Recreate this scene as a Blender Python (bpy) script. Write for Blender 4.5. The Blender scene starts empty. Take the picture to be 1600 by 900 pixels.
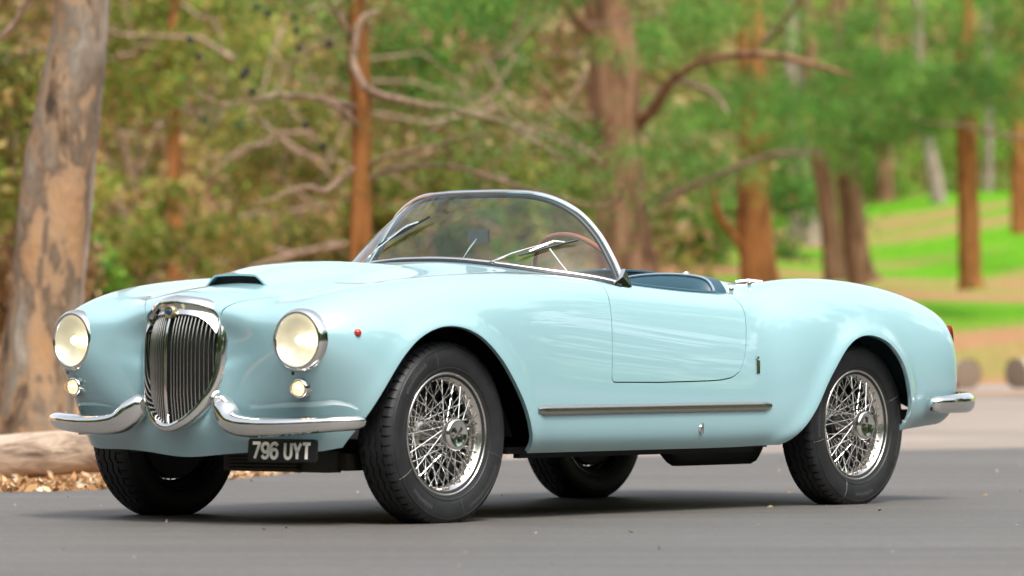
import bpy, math, random
import numpy as np
from mathutils import Vector, Matrix
rng = np.random.default_rng(7)
random.seed(7)
R_ = math.radians
sc = bpy.context.scene
COL = sc.collection

# ------------------------------------------------------------------ camera
CAM = np.array([14.26, 10.624, 0.605])
YAW, PITCH = 3.826, 0.0140
cam_d = bpy.data.cameras.new('camera')
cam = bpy.data.objects.new('camera', cam_d); COL.objects.link(cam)
cam.location = CAM
fwd = Vector((math.cos(YAW) * math.cos(PITCH), math.sin(YAW) * math.cos(PITCH), math.sin(PITCH)))
cam.rotation_euler = fwd.to_track_quat('-Z', 'Y').to_euler()
cam_d.sensor_width = 36.0
cam_d.lens = 36.0 * 7000 / 1600
cam_d.clip_start = 0.1
cam_d.clip_end = 2000
cam_d.dof.use_dof = True
cam_d.dof.focus_distance = 16.4
cam_d.dof.aperture_fstop = 2.9
sc.camera = cam

# ------------------------------------------------------------------ light
w = bpy.data.worlds.new('World'); sc.world = w; w.use_nodes = True
nt = w.node_tree
sky = nt.nodes.new('ShaderNodeTexSky'); sky.sky_type = 'NISHITA'; sky.sun_disc = False
SUN_EL, SUN_AZ = R_(58), R_(62)          # azimuth of the sun measured from +x towards +y
sky.sun_elevation = SUN_EL
sky.sun_rotation = math.pi / 2 - SUN_AZ
sky.air_density = 1.0; sky.dust_density = 4.0; sky.ozone_density = 1.0
# high thin overcast: the blue of the sky is washed out
hsv = nt.nodes.new('ShaderNodeHueSaturation'); hsv.inputs['Saturation'].default_value = 0.35
nt.links.new(sky.outputs[0], hsv.inputs['Color'])
bg = nt.nodes['Background']; bg.inputs['Strength'].default_value = 0.15
nt.links.new(hsv.outputs[0], bg.inputs['Color'])
sun_d = bpy.data.lights.new('sun', 'SUN'); sun_d.energy = 1.25; sun_d.angle = R_(10); sun_d.color = (1, .95, .87)
sun = bpy.data.objects.new('sun', sun_d); COL.objects.link(sun)
sv = Vector((math.cos(SUN_AZ) * math.cos(SUN_EL), math.sin(SUN_AZ) * math.cos(SUN_EL), math.sin(SUN_EL)))
sun.rotation_euler = sv.to_track_quat('Z', 'Y').to_euler()
sc.view_settings.view_transform = 'Standard'
sc.view_settings.look = 'None'
sc.view_settings.exposure = 1.15
sc.view_settings.gamma = 1.0
sc.cycles.max_bounces = 8
sc.cycles.transparent_max_bounces = 16
sc.cycles.caustics_reflective = False
sc.cycles.caustics_refractive = False

# ------------------------------------------------------------------ site frame: D metres ahead of the photographer, S to the right
FW = np.array([math.cos(YAW), math.sin(YAW)]); RT = np.array([FW[1], -FW[0]])
def site(D, S, z=0.0):
    p = CAM[:2] + FW * D + RT * S
    return (float(p[0]), float(p[1]), float(z))
def sstep(a, b, x):
    t = np.clip((x - a) / (b - a), 0, 1); return t * t * (3 - 2 * t)

# ------------------------------------------------------------------ materials
def newmat(name):
    m = bpy.data.materials.new(name); m.use_nodes = True
    return m, m.node_tree, m.node_tree.nodes['Principled BSDF']
def plain(name, col, rough=.5, metal=0.0, coat=0.0, **kw):
    m, t, b = newmat(name)
    b.inputs['Base Color'].default_value = (*col, 1); b.inputs['Roughness'].default_value = rough
    b.inputs['Metallic'].default_value = metal; b.inputs['Coat Weight'].default_value = coat
    for k, v in kw.items(): b.inputs[k.replace('_', ' ')].default_value = v
    return m
def noise(t, scale, detail=4, rough=.55, vec=None, dist=0.0):
    n = t.nodes.new('ShaderNodeTexNoise'); n.inputs['Scale'].default_value = scale
    n.inputs['Detail'].default_value = detail; n.inputs['Roughness'].default_value = rough
    n.inputs['Distortion'].default_value = dist
    if vec is not None: t.links.new(vec, n.inputs['Vector'])
    return n
def ramp(t, fac, stops, interp='LINEAR'):
    r = t.nodes.new('ShaderNodeValToRGB'); r.color_ramp.interpolation = interp
    while len(r.color_ramp.elements) < len(stops): r.color_ramp.elements.new(.5)
    for e, (p, c) in zip(r.color_ramp.elements, stops):
        e.position = p; e.color = (*c, 1)
    t.links.new(fac, r.inputs[0]); return r
def mapping(t, scale=(1, 1, 1), rot=(0, 0, 0), kind='Object'):
    c = t.nodes.new('ShaderNodeTexCoord'); m = t.nodes.new('ShaderNodeMapping')
    m.inputs['Scale'].default_value = scale; m.inputs['Rotation'].default_value = rot
    t.links.new(c.outputs[kind], m.inputs[0]); return m.outputs[0]
def bump(t, b, fac, strength=.3, dist=.02):
    n = t.nodes.new('ShaderNodeBump'); n.inputs['Strength'].default_value = strength
    n.inputs['Distance'].default_value = dist
    t.links.new(fac, n.inputs['Height']); t.links.new(n.outputs[0], b.inputs['Normal']); return n
def mixc(t, fac, a, b_):
    m = t.nodes.new('ShaderNodeMix'); m.data_type = 'RGBA'
    t.links.new(fac, m.inputs[0])
    for s, v in ((6, a), (7, b_)):
        if isinstance(v, tuple): m.inputs[s].default_value = (*v, 1)
        else: t.links.new(v, m.inputs[s])
    return m.outputs[2]

M = {}
def paint():
    m, t, b = newmat('pale_blue_paint')
    b.inputs['Base Color'].default_value = (.315, .520, .562, 1)
    b.inputs['Roughness'].default_value = .30
    b.inputs['Coat Weight'].default_value = 1.0
    b.inputs['Specular IOR Level'].default_value = .15
    b.inputs['Coat Roughness'].default_value = .008; b.inputs['Coat IOR'].default_value = 2.0
    v = mapping(t)
    n = noise(t, 2.2, 2, .5, v); return m
M['paint'] = paint()
M['chrome'] = plain('polished_chrome', (.83, .82, .80), .07, 1.0)
M['steel'] = plain('spoke_steel', (.72, .69, .64), .2, 1.0)
M['bright_trim'] = plain('brushed_aluminium', (.55, .52, .48), .22, 1.0)
M['black'] = plain('black_underside', (.012, .012, .013), .7)
M['rubber_seal'] = plain('rubber_seal', (.015, .016, .018), .45)
M['leather'] = plain('dark_blue_leather', (.024, .075, .105), .45)
M['carpet'] = plain('dark_carpet', (.012, .016, .02), .95)
M['red_glass'] = plain('red_reflector', (.45, .02, .008), .12, coat=1.0)
M['wood'] = plain('steering_wood', (.35, .11, .035), .3, coat=.8)
M['cream'] = plain('cream_enamel', (.72, .66, .45), .25, coat=1.0)
M['blue_enamel'] = plain('blue_enamel', (.02, .07, .2), .25, coat=1.0)
M['white_letter'] = plain('raised_white_characters', (.85, .82, .74), .45)
M['plate'] = plain('black_plate', (.012, .012, .012), .35)
M['ivory'] = plain('ivory_knob', (.7, .66, .55), .3)
M['mirror'] = plain('mirror_glass', (.75, .82, .82), .03, 1.0)
M['pale_trim'] = plain('painted_dashboard', (.345, .580, .635), .4, coat=.5)
def tyre_mat():
    m, t, b = newmat('tyre_rubber')
    v = mapping(t); n = noise(t, 18, 5, .6, v)
    r = ramp(t, n.outputs[0], [(.3, (.010, .0105, .012)), (.7, (.022, .023, .025))])
    t.links.new(r.outputs[0], b.inputs['Base Color'])
    b.inputs['Roughness'].default_value = .52
    n2 = noise(t, 260, 2, .5, v); bump(t, b, n2.outputs[0], .15, .002)
    return m
M['tyre'] = tyre_mat()
M['tyre_line'] = plain('mould_mark_rubber', (.10, .10, .10), .5)
def glass_mat(name, tint, strength=1.0, rough=.015):
    m = bpy.data.materials.new(name); m.use_nodes = True; t = m.node_tree
    t.nodes.remove(t.nodes['Principled BSDF'])
    tr = t.nodes.new('ShaderNodeBsdfTransparent'); tr.inputs[0].default_value = (*tint, 1)
    gl = t.nodes.new('ShaderNodeBsdfGlossy'); gl.inputs['Roughness'].default_value = rough
    fr = t.nodes.new('ShaderNodeFresnel')
    gm = t.nodes.new('ShaderNodeNewGeometry'); mr = t.nodes.new('ShaderNodeMapRange'); mr.inputs['To Min'].default_value = 1.5; mr.inputs['To Max'].default_value = 1 / 1.5
    t.links.new(gm.outputs['Backfacing'], mr.inputs[0]); t.links.new(mr.outputs[0], fr.inputs[0])
    mu = t.nodes.new('ShaderNodeMath'); mu.operation = 'MULTIPLY'; mu.inputs[1].default_value = strength
    mx = t.nodes.new('ShaderNodeMixShader')
    t.links.new(fr.outputs[0], mu.inputs[0]); t.links.new(mu.outputs[0], mx.inputs[0])
    t.links.new(tr.outputs[0], mx.inputs[1]); t.links.new(gl.outputs[0], mx.inputs[2])
    t.links.new(mx.outputs[0], t.nodes['Material Output'].inputs[0])
    return m
M['glass'] = glass_mat('windscreen_glass', (.90, .95, .93), 1.4)
M['lens'] = glass_mat('lamp_lens_glass', (.97, .96, .93), 1.0, .08)
def lamp_mat(name, col, s):
    m, t, b = newmat(name)
    b.inputs['Base Color'].default_value = (.8, .78, .66, 1); b.inputs['Roughness'].default_value = .3
    b.inputs['Emission Color'].default_value = (*col, 1); b.inputs['Emission Strength'].default_value = s
    return m
M['lamp_glow'] = lamp_mat('lit_lamp_bowl', (1, .90, .60), .10)
M['lamp_glow'].node_tree.nodes['Principled BSDF'].inputs['Metallic'].default_value = .55
M['bulb'] = lamp_mat('lit_bulb', (1, .88, .62), 5.0)
M['grille_bar'] = plain('dull_grille_bar', (.52, .50, .47), .22, 1.0)
M['amber_glow'] = lamp_mat('lit_side_lamp', (1, .62, .28), .8)

# ------------------------------------------------------------------ mesh helpers
def mesh_obj(name, V, F, mat, parent=None, smooth=True, loc=None, normals=None, sharp=None):
    me = bpy.data.meshes.new(name)
    me.from_pydata([tuple(map(float, v)) for v in V] if not isinstance(V, np.ndarray) else V.tolist(), [],
                   F if isinstance(F, list) else F.tolist())
    mats = mat if isinstance(mat, (list, tuple)) else [mat]
    for mm in mats: me.materials.append(mm)
    if smooth:
        me.polygons.foreach_set('use_smooth', [True] * len(me.polygons))
    if normals is not None:
        me.normals_split_custom_set_from_vertices(np.asarray(normals).tolist())
    elif smooth and sharp is not None:
        me.set_sharp_from_angle(angle=R_(sharp))
    o = bpy.data.objects.new(name, me); COL.objects.link(o)
    if parent is not None: o.parent = parent
    if loc is not None: o.location = loc
    return o
class MB:
    def __init__(s): s.V = []; s.F = []; s.n = 0
    def add(s, V, F):
        V = [tuple(map(float, v)) for v in V]
        s.V += V; s.F += [tuple(int(i) + s.n for i in f) for f in F]; s.n += len(V); return s
    def box(s, c, h, rot=None, bev=0.0):
        V = []
        for x in (-1, 1):
            for y in (-1, 1):
                for z in (-1, 1): V.append(Vector((x * h[0], y * h[1], z * h[2])))
        if rot is not None: V = [rot @ v for v in V]
        V = [v + Vector(c) for v in V]
        return s.add(V, [(0, 1, 3, 2), (4, 6, 7, 5), (0, 4, 5, 1), (2, 3, 7, 6), (0, 2, 6, 4), (1, 5, 7, 3)])
    def tube(s, P, r, n=10, cap=True, closed=False, flat=1.0, up=(0, 0, 1)):
        P = [Vector(p) for p in P]; k = len(P)
        rr = r if hasattr(r, '__len__') else [r] * k
        V = []; prev = None
        for i in range(k):
            if closed: d = P[(i + 1) % k] - P[i - 1]
            else: d = P[min(i + 1, k - 1)] - P[max(i - 1, 0)]
            d.normalize()
            if prev is None:
                u = Vector(up)
                if abs(u.dot(d)) > .95: u = Vector((1, 0, 0))
                a = u.cross(d).normalized()
            else:
                a = (prev - d * prev.dot(d)).normalized()
            prev = a; b = d.cross(a)
            for j in range(n):
                t = 2 * math.pi * j / n
                V.append(P[i] + a * math.cos(t) * rr[i] + b * math.sin(t) * rr[i] * flat)
        F = []
        for i in range(k if closed else k - 1):
            i2 = (i + 1) % k
            for j in range(n):
                j2 = (j + 1) % n
                F.append((i * n + j, i2 * n + j, i2 * n + j2, i * n + j2))
        if cap and not closed:
            F.append(tuple(range(n))); F.append(tuple(range((k - 1) * n, k * n))[::-1])
        return s.add(V, F)
    def lathe(s, prof, n=32, axis='y', c=(0, 0, 0), a0=0, closed=False):
        # prof: list of (radius, along)
        V = []; k = len(prof)
        for j in range(n):
            t = 2 * math.pi * j / n + a0; ct, st = math.cos(t), math.sin(t)
            for r, h in prof:
                if axis == 'y': V.append((c[0] + r * ct, c[1] + h, c[2] + r * st))
                elif axis == 'x': V.append((c[0] + h, c[1] + r * ct, c[2] + r * st))
                else: V.append((c[0] + r * ct, c[1] + r * st, c[2] + h))
        F = []
        for j in range(n):
            j2 = (j + 1) % n
            for i in range(k if closed else k - 1):
                i2 = (i + 1) % k
                f = (j * k + i, j2 * k + i, j2 * k + i2, j * k + i2)
                F.append(f if axis == 'y' else f[::-1])
        return s.add(V, F)
    def grid(s, G):
        G = np.asarray(G); a, b = G.shape[:2]
        F = [(i * b + j, (i + 1) * b + j, (i + 1) * b + j + 1, i * b + j + 1) for i in range(a - 1) for j in range(b - 1)]
        return s.add(G.reshape(-1, 3), F)
    def build(s, name, mat, parent=None, smooth=True, sharp=35, loc=None):
        return mesh_obj(name, s.V, s.F, mat, parent, smooth, loc, sharp=sharp if smooth else None)
def catmull(P, n=8, closed=False):
    P = np.asarray(P, float); k = len(P); out = []
    for i in range(k if closed else k - 1):
        if closed: p = [P[(i + d) % k] for d in (-1, 0, 1, 2)]
        else: p = [P[max(i - 1, 0)], P[i], P[i + 1], P[min(i + 2, k - 1)]]
        for q in range(n):
            t = q / n
            out.append(.5 * ((2 * p[1]) + (-p[0] + p[2]) * t + (2 * p[0] - 5 * p[1] + 4 * p[2] - p[3]) * t * t + (-p[0] + 3 * p[1] - 3 * p[2] + p[3]) * t ** 3))
    if not closed: out.append(P[-1])
    return np.array(out)
def sdist(P, poly):
    """signed distance of 2-D points to a closed polygon, positive outside"""
    P = np.asarray(P, float); a = poly; b = np.roll(poly, -1, 0)
    best = np.full(len(P), 1e9); inside = np.zeros(len(P), bool)
    for p, q in zip(a, b):
        e = q - p; L = (e * e).sum()
        if L < 1e-14: continue
        t = np.clip(((P - p) @ e) / L, 0, 1)
        d = np.hypot(*(P - p - t[:, None] * e).T); best = np.minimum(best, d)
        cond = (p[1] > P[:, 1]) != (q[1] > P[:, 1])
        with np.errstate(divide='ignore', invalid='ignore'):
            xi = p[0] + (P[:, 1] - p[1]) / (q[1] - p[1]) * e[0]
        inside ^= cond & (P[:, 0] < xi)
    return np.where(inside, -best, best)
def clip(V, N, T, f):
    """keep the part of a triangle mesh where f >= 0"""
    fv = f; s = fv >= 0; cnt = s[T].sum(1)
    keep = T[cnt == 3]; cross = T[(cnt == 1) | (cnt == 2)]
    V = list(V); N = list(N); fl = list(fv); memo = {}; new = []
    def mid(a, b):
        k = (a, b) if a < b else (b, a)
        if k not in memo:
            t = fl[a] / (fl[a] - fl[b]); memo[k] = len(V)
            V.append(V[a] + (V[b] - V[a]) * t); n = N[a] + (N[b] - N[a]) * t; N.append(n / (np.linalg.norm(n) + 1e-12))
        return memo[k]
    for tri in cross:
        tri = [int(i) for i in tri]
        while not (s[tri[0]] and not s[tri[2]]) : tri = tri[1:] + tri[:1]
        a, b, c = tri
        if s[b]: # a,b in, c out
            m1 = mid(b, c); m2 = mid(a, c); new += [(a, b, m1), (a, m1, m2)]
        else:    # a in
            new.append((a, mid(a, b), mid(a, c)))
    T2 = np.vstack([keep, np.array(new, int).reshape(-1, 3)])
    V = np.array(V); N = np.array(N)
    used = np.unique(T2); remap = np.full(len(V), -1); remap[used] = np.arange(len(used))
    return V[used], N[used], remap[T2]
def flange(V, N, T, depth, test=None):
    """turned-in edge along every open boundary"""
    E = {}
    for t in T.tolist():
        for a, b in ((t[0], t[1]), (t[1], t[2]), (t[2], t[0])):
            if (b, a) in E: E[(b, a)] += 1
            elif (a, b) in E: E[(a, b)] += 1
            else: E[(a, b)] = 1
    be = [e for e, c in E.items() if c == 1 and (test is None or test(V[e[0]], V[e[1]]))]
    idx = {}; nv = []; nn = []; nf = []
    base = len(V)
    def vid(i, k):
        if (i, k) not in idx:
            idx[(i, k)] = base + len(nv); nv.append(V[i] - N[i] * depth * k); nn.append([0, 0, 0])
        return idx[(i, k)]
    for a, b in be:
        f = (vid(b, 0), vid(a, 0), vid(a, 1), vid(b, 1)); nf.append(f)
        p = [nv[i - base] for i in f]; n = np.cross(p[1] - p[0], p[2] - p[0])
        for i in f: nn[i - base] = nn[i - base] + n
    if not nv: return V, N, T.tolist()
    nn = np.array(nn); nn /= (np.linalg.norm(nn, axis=1, keepdims=True) + 1e-12)
    return np.vstack([V, nv]), np.vstack([N, nn]), T.tolist() + nf

# ================================================================== CAR
def empty(name, loc=(0, 0, 0), parent=None):
    o = bpy.data.objects.new(name, None); COL.objects.link(o); o.location = loc
    if parent is not None: o.parent = parent
    return o
def tag(o, label=None, cat=None, group=None, kind=None):
    for k, v in (('label', label), ('category', cat), ('group', group), ('kind', kind)):
        if v: o[k] = v
    return o
car = tag(empty('open_roadster', (1.2, 0, 0)), 'pale blue vintage open roadster with upright chrome grille standing on the asphalt', 'car')
CO = Vector((1.2, 0, 0))
def part(mb, name, mat, parent=car, smooth=True, sharp=35):
    o = mb.build(name, mat, parent, smooth, sharp)
    return fixp(o, parent)
def fixp(o, parent):
    # meshes are written in world coordinates; cancel the parents' offset
    off = Vector((0, 0, 0)); p = parent
    while p is not None: off += p.location; p = p.parent
    o.location = -off
    return o

# ---- body surface control net: rows run from tail to nose, each from the top centre line (0) down to the sill (12)
def row(x, yz, dx=None):
    dx = dx or [0] * 13
    return [(x + d, y, z) for d, (y, z) in zip(dx, yz)]
NET = []
tail = [(0, .76), (.16, .755), (.30, .745), (.41, .745), (.51, .762), (.60, .757), (.665, .715), (.705, .64), (.72, .56), (.72, .48), (.71, .41), (.69, .35), (.65, .325)]
def shrink(k, zc=.55): return [(y * k, zc + (z - zc) * k) for y, z in tail]
NET.append(row(-.712, shrink(.05, .55)))
NET.append(row(-.712, shrink(.50, .55)))
NET.append(row(-.712, [(y * .93, z) for y, z in shrink(.95, .53)]))
NET.append(row(-.708, [(y * .995, z - .004) for y, z in tail], [-.05, -.05, -.03, 0, 0, 0, 0, 0, 0, 0, .01, .03, .05]))
NET.append(row(-.620, [(0, .79), (.16, .785), (.30, .772), (.41, .775), (.51, .795), (.60, .793), (.685, .750), (.732, .66), (.748, .57), (.748, .48), (.742, .40), (.722, .335), (.685, .315)]))
NET.append(row(-.42, [(0, .835), (.16, .828), (.30, .812), (.41, .815), (.51, .842), (.605, .845), (.693, .793), (.750, .69), (.770, .58), (.770, .48), (.763, .40), (.742, .335), (.70, .305)]))
NET.append(row(-.15, [(0, .866), (.16, .859), (.30, .842), (.41, .842), (.51, .870), (.61, .882), (.703, .828), (.765, .715), (.785, .59), (.785, .48), (.78, .39), (.76, .32), (.71, .28)]))
NET.append(row(.13, [(0, .885), (.16, .88), (.30, .862), (.41, .855), (.51, .880), (.615, .897), (.708, .845), (.768, .725), (.787, .59), (.787, .48), (.78, .38), (.762, .31), (.71, .265)]))
NET.append(row(.37, [(0, .905), (.16, .900), (.30, .882), (.41, .858), (.51, .872), (.62, .886), (.71, .838), (.762, .73), (.782, .60), (.782, .48), (.775, .37), (.758, .30), (.71, .255)]))
NET.append(row(.50, [(0, .909), (.16, .904), (.30, .886), (.42, .852), (.53, .850), (.625, .858), (.695, .812), (.742, .72), (.765, .60), (.770, .48), (.763, .37), (.748, .29), (.705, .25)]))
NET.append(row(.60, [(0, .912), (.16, .907), (.30, .890), (.42, .850), (.53, .822), (.628, .818), (.682, .785), (.714, .71), (.740, .60), (.749, .48), (.746, .37), (.735, .29), (.70, .25)]))
NET.append(row(.78, [(0, .914), (.16, .909), (.30, .892), (.43, .850), (.54, .822), (.635, .818), (.690, .79), (.718, .71), (.740, .60), (.748, .48), (.746, .37), (.735, .285), (.70, .245)]))
NET.append(row(1.10, [(0, .89), (.16, .888), (.30, .878), (.44, .860), (.55, .842), (.645, .830), (.695, .80), (.722, .72), (.742, .61), (.750, .49), (.748, .375), (.736, .285), (.70, .245)]))
NET.append(row(1.42, [(0, .93), (.16, .928), (.32, .915), (.45, .892), (.56, .866), (.65, .850), (.70, .815), (.727, .74), (.745, .63), (.752, .50), (.75, .38), (.738, .285), (.70, .245)]))
NET.append(row(1.75, [(0, .940), (.16, .937), (.32, .920), (.45, .897), (.56, .881), (.655, .872), (.71, .833), (.737, .75), (.752, .63), (.757, .50), (.754, .38), (.742, .285), (.70, .245)]))
NET.append(row(2.10, [(0, .914), (.15, .909), (.30, .888), (.42, .872), (.54, .882), (.645, .884), (.715, .842), (.750, .755), (.763, .64), (.765, .50), (.76, .38), (.745, .285), (.70, .245)]))
NET.append(row(2.42, [(0, .880), (.14, .873), (.28, .850), (.40, .838), (.52, .865), (.63, .867), (.710, .822), (.755, .74), (.770, .63), (.770, .50), (.762, .38), (.745, .29), (.705, .245)]))
NET.append(row(2.66, [(0, .853), (.13, .846), (.27, .824), (.39, .814), (.505, .843), (.61, .842), (.690, .795), (.738, .72), (.755, .62), (.752, .50), (.735, .39), (.71, .31), (.68, .26)]))
NET.append(row(2.83, [(0, .832), (.12, .825), (.25, .804), (.37, .793), (.48, .815), (.58, .812), (.658, .765), (.706, .695), (.725, .60), (.715, .50), (.695, .405), (.672, .33), (.645, .28)], [.04, .04, .03, .01, .01, .01, .01, 0, 0, 0, 0, 0, 0]))
NET.append([(3.00, 0, .81), (2.99, .115, .80), (2.98, .235, .78), (2.96, .345, .762), (2.97, .455, .774), (2.98, .55, .772), (2.975, .632, .732), (2.955, .672, .67), (2.935, .683, .59), (2.91, .672, .50), (2.885, .655, .41), (2.865, .635, .335), (2.855, .615, .285)])
NET.append([(3.065, 0, .77), (3.05, .105, .76), (3.03, .215, .74), (3.022, .32, .725), (3.03, .425, .730), (3.04, .52, .728), (3.045, .59, .70), (3.035, .625, .645), (3.015, .625, .58), (2.985, .61, .50), (2.955, .595, .42), (2.93, .58, .335), (2.905, .565, .270)])
NET.append([(3.09, 0, .73), (3.055, .095, .715), (3.02, .19, .695), (3.028, .29, .678), (3.04, .39, .676), (3.05, .465, .67), (3.06, .515, .65), (3.055, .54, .605), (3.035, .55, .55), (3.01, .545, .485), (2.985, .535, .41), (2.96, .52, .335), (2.935, .505, .258)])
NET.append([(3.095, 0, .69), (3.06, .07, .67), (3.010, .15, .65), (3.005, .23, .63), (3.025, .30, .61), (3.032, .35, .59), (3.035, .37, .56), (3.032, .38, .52), (3.028, .385, .48), (3.018, .385, .43), (2.995, .38, .37), (2.98, .38, .315), (2.955, .37, .262)])
NET.append([(3.095, 0, .65), (3.075, .045, .63), (3.05, .085, .61), (3.02, .125, .59), (2.995, .155, .57), (3.008, .18, .54), (3.008, .19, .51), (3.01, .19, .48), (3.012, .19, .44), (3.015, .19, .40), (3.018, .19, .35), (3.015, .19, .30), (2.995, .18, .255)])
NET.append([(3.095, 0, z) for z in (.63, .61, .59, .57, .55, .52, .49, .46, .43, .39, .345)] + [(3.05, 0, .29), (3.02, 0, .232)])
H = np.array(NET)
mir = np.array([1, -1, 1])
H = np.concatenate([H, (H[-2] * mir)[None]], 0)
H = np.concatenate([(2 * H[0] - H[1])[None], H], 0)
def bspl(t):
    return np.stack([(1 - t) ** 3, 3 * t ** 3 - 6 * t ** 2 + 4, -3 * t ** 3 + 3 * t ** 2 + 3 * t + 1, t ** 3], -1) / 6
def bs_matrix(n, sub):
    spans = n - 3; ts = np.arange(spans * sub + 1) / sub
    i = np.minimum(ts.astype(int), spans - 1); t = ts - i; Bm = np.zeros((len(ts), n)); w_ = bspl(t)
    for k in range(4): Bm[np.arange(len(ts)), i + k] += w_[:, k]
    return Bm
def body_half():
    # v direction: mirrored beyond the centre line, extrapolated beyond the sill
    P = np.concatenate([(H[:, 1:2] * mir), H, (2 * H[:, -1:] - H[:, -2:-1])], 1)
    A = bs_matrix(P.shape[0], 14); Bm = bs_matrix(P.shape[1], 12)
    return np.einsum('ui,ijk,vj->uvk', A, P, Bm)
ARCH_F = catmull([(2.89, .10), (2.885, .22), (2.868, .325), (2.82, .447), (2.745, .573), (2.645, .655), (2.515, .690), (2.375, .665), (2.245, .577), (2.125, .44), (2.055, .32), (2.02, .22), (2.01, .10)], 6)
ARCH_F = np.vstack([ARCH_F, [[2.0, -.3], [2.89, -.3]]])
ARCH_R = catmull([(-.285, .10), (-.275, .22), (-.27, .33), (-.255, .42), (-.20, .545), (-.10, .635), (.04, .665), (.17, .628), (.295, .51), (.39, .37), (.475, .275), (.56, .225), (.60, .10)], 6)
ARCH_R = np.vstack([ARCH_R, [[.6, -.3], [-.3, -.3]]])
G0 = body_half()
def flare(G):
    G = G.copy(); P = G.reshape(-1, 3)
    m = (P[:, 1] > .45) & (P[:, 2] < .9)
    for poly, a, wd in ((ARCH_F, .010, .040), (ARCH_R, .016, .045)):
        d = sdist(P[m][:, [0, 2]], poly)
        P[m, 1] += a * np.exp(-(np.maximum(d, 0) / wd) ** 2) * sstep(.45, .60, P[m, 1]) * sstep(2.95, 2.82, P[m, 0])
    return P.reshape(G.shape)
G1 = flare(G0)
def grid_normals(G):
    gu = np.gradient(G, axis=0); gv = np.gradient(G, axis=1)
    n = np.cross(gu, gv); L = np.linalg.norm(n, axis=-1, keepdims=True); n = n / (L + 1e-12)
    return n
N1 = grid_normals(G1)
if N1[len(N1) // 2, 2, 2] < 0: N1 = -N1; FLIP = True
else: FLIP = False
N1[:, 0, 1] = 0; N1[-1, :, 1] = 0
N1 /= np.linalg.norm(N1, axis=-1, keepdims=True) + 1e-12
def tri_grid(a, b, flip):
    i, j = np.meshgrid(np.arange(a - 1), np.arange(b - 1), indexing='ij'); q = i * b + j
    t1 = np.stack([q, q + b, q + b + 1], -1).reshape(-1, 3); t2 = np.stack([q, q + b + 1, q + 1], -1).reshape(-1, 3)
    T = np.vstack([t1, t2]); return T[:, ::-1].copy() if flip else T
nu, nv = G1.shape[:2]
Vb = G1.reshape(-1, 3); Nb = N1.reshape(-1, 3); Tb = tri_grid(nu, nv, FLIP)
# opening outlines
COCKPIT = catmull([(1.62, 0), (1.60, .40), (1.55, .575), (1.42, .615), (1.10, .622), (.92, .615), (.76, .585), (.69, .52), (.665, .35), (.66, 0)], 8)
COCKPIT = np.vstack([COCKPIT, [[.66, -.3], [1.62, -.3]]])
GRILLE = catmull([(0, .779), (.09, .768), (.156, .740), (.177, .695), (.177, .60), (.166, .51), (.138, .44), (.086, .380), (.030, .350), (0, .345)], 6)
GRILLE_C = np.vstack([GRILLE, [[-.3, .345], [-.3, .775]]])
DOOR = np.array([(1.545, 1.0), (1.555, .85), (1.563, .80), (1.578, .70), (1.590, .60), (1.597, .503), (1.592, .494), (1.584, .492), (1.30, .490), (1.0, .494), (.93, .497), (.865, .505), (.815, .525), (.785, .56), (.765, .61), (.742, .68), (.725, .74), (.725, .775), (.735, .80), (.755, .825), (.77, 1.0)])
HOOD = catmull([(3.2, 0), (3.14, .10), (3.05, .165), (2.97, .235), (2.86, .315), (2.65, .375), (2.40, .41), (2.10, .44), (1.90, .455), (1.865, .42), (1.855, .2), (1.85, 0)], 6)
HOOD = np.vstack([HOOD, [[1.85, -.3], [3.2, -.3]]])
def F_of(V, which):
    x, y, z = V.T
    if which == 'archf': return np.where(y > .42, sdist(V[:, [0, 2]], ARCH_F), 1.0)
    if which == 'archr': return np.where(y > .42, sdist(V[:, [0, 2]], ARCH_R), 1.0)
    if which == 'cockpit': return np.where(z > .70, sdist(V[:, :2], COCKPIT), 1.0)
    if which == 'grille': return np.where(x > 2.95, sdist(V[:, 1:], GRILLE_C), 1.0)
    if which == 'lamp': return np.where(x > 2.93, np.hypot(y - .532, z - .641) - .098, 1.0)
    if which == 'slamp': return np.where(x > 2.90, np.hypot(y - .532, z - .478) - .026, 1.0)
    if which == 'door': return np.where(y > .50, sdist(V[:, [0, 2]], DOOR), 1.0)
    if which == 'hood': return np.where(z > .72, sdist(V[:, :2], HOOD), 1.0)
def do(V, N, T, ops):
    for wh, sgn, off in ops:
        V, N, T = clip(V, N, T, sgn * F_of(V, wh) - off)
    return V, N, T
GAP = .0022
def mirror_join(V, N, F):
    V2 = V * mir; N2 = N * mir; n = len(V)
    F2 = [tuple(i + n for i in reversed(f)) for f in F]
    return np.vstack([V, V2]), np.vstack([N, N2]), [tuple(f) for f in F] + F2
notcentre = lambda a, b: not (abs(a[1]) < 1e-4 and abs(b[1]) < 1e-4)
Vt, Nt, Tt = do(Vb, Nb, Tb, [('archf', 1, 0), ('archr', 1, 0), ('cockpit', 1, 0), ('grille', 1, 0), ('lamp', 1, 0), ('slamp', 1, 0)])
Vs, Ns, Ts = do(Vt, Nt, Tt, [('door', 1, GAP), ('hood', 1, GAP * .7)])
V_, N_, F_ = flange(Vs, Ns, Ts, .016, notcentre)
V_, N_, F_ = mirror_join(V_, N_, F_)
fixp(mesh_obj('body_shell', V_, F_, M['paint'], car, normals=N_), car)
Vd, Nd, Td = do(Vt, Nt, Tt, [('door', -1, GAP)])
V_, N_, F_ = flange(Vd, Nd, Td, .022, notcentre)
doors = []
for s_ in (1, -1):
    if s_ == 1: a_, b_, c_ = V_, N_, F_
    else: a_, b_, c_ = V_ * mir, N_ * mir, [tuple(reversed(f)) for f in F_]
    doors.append(fixp(mesh_obj('door', a_, c_, M['paint'], car, normals=b_), car))
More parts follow.
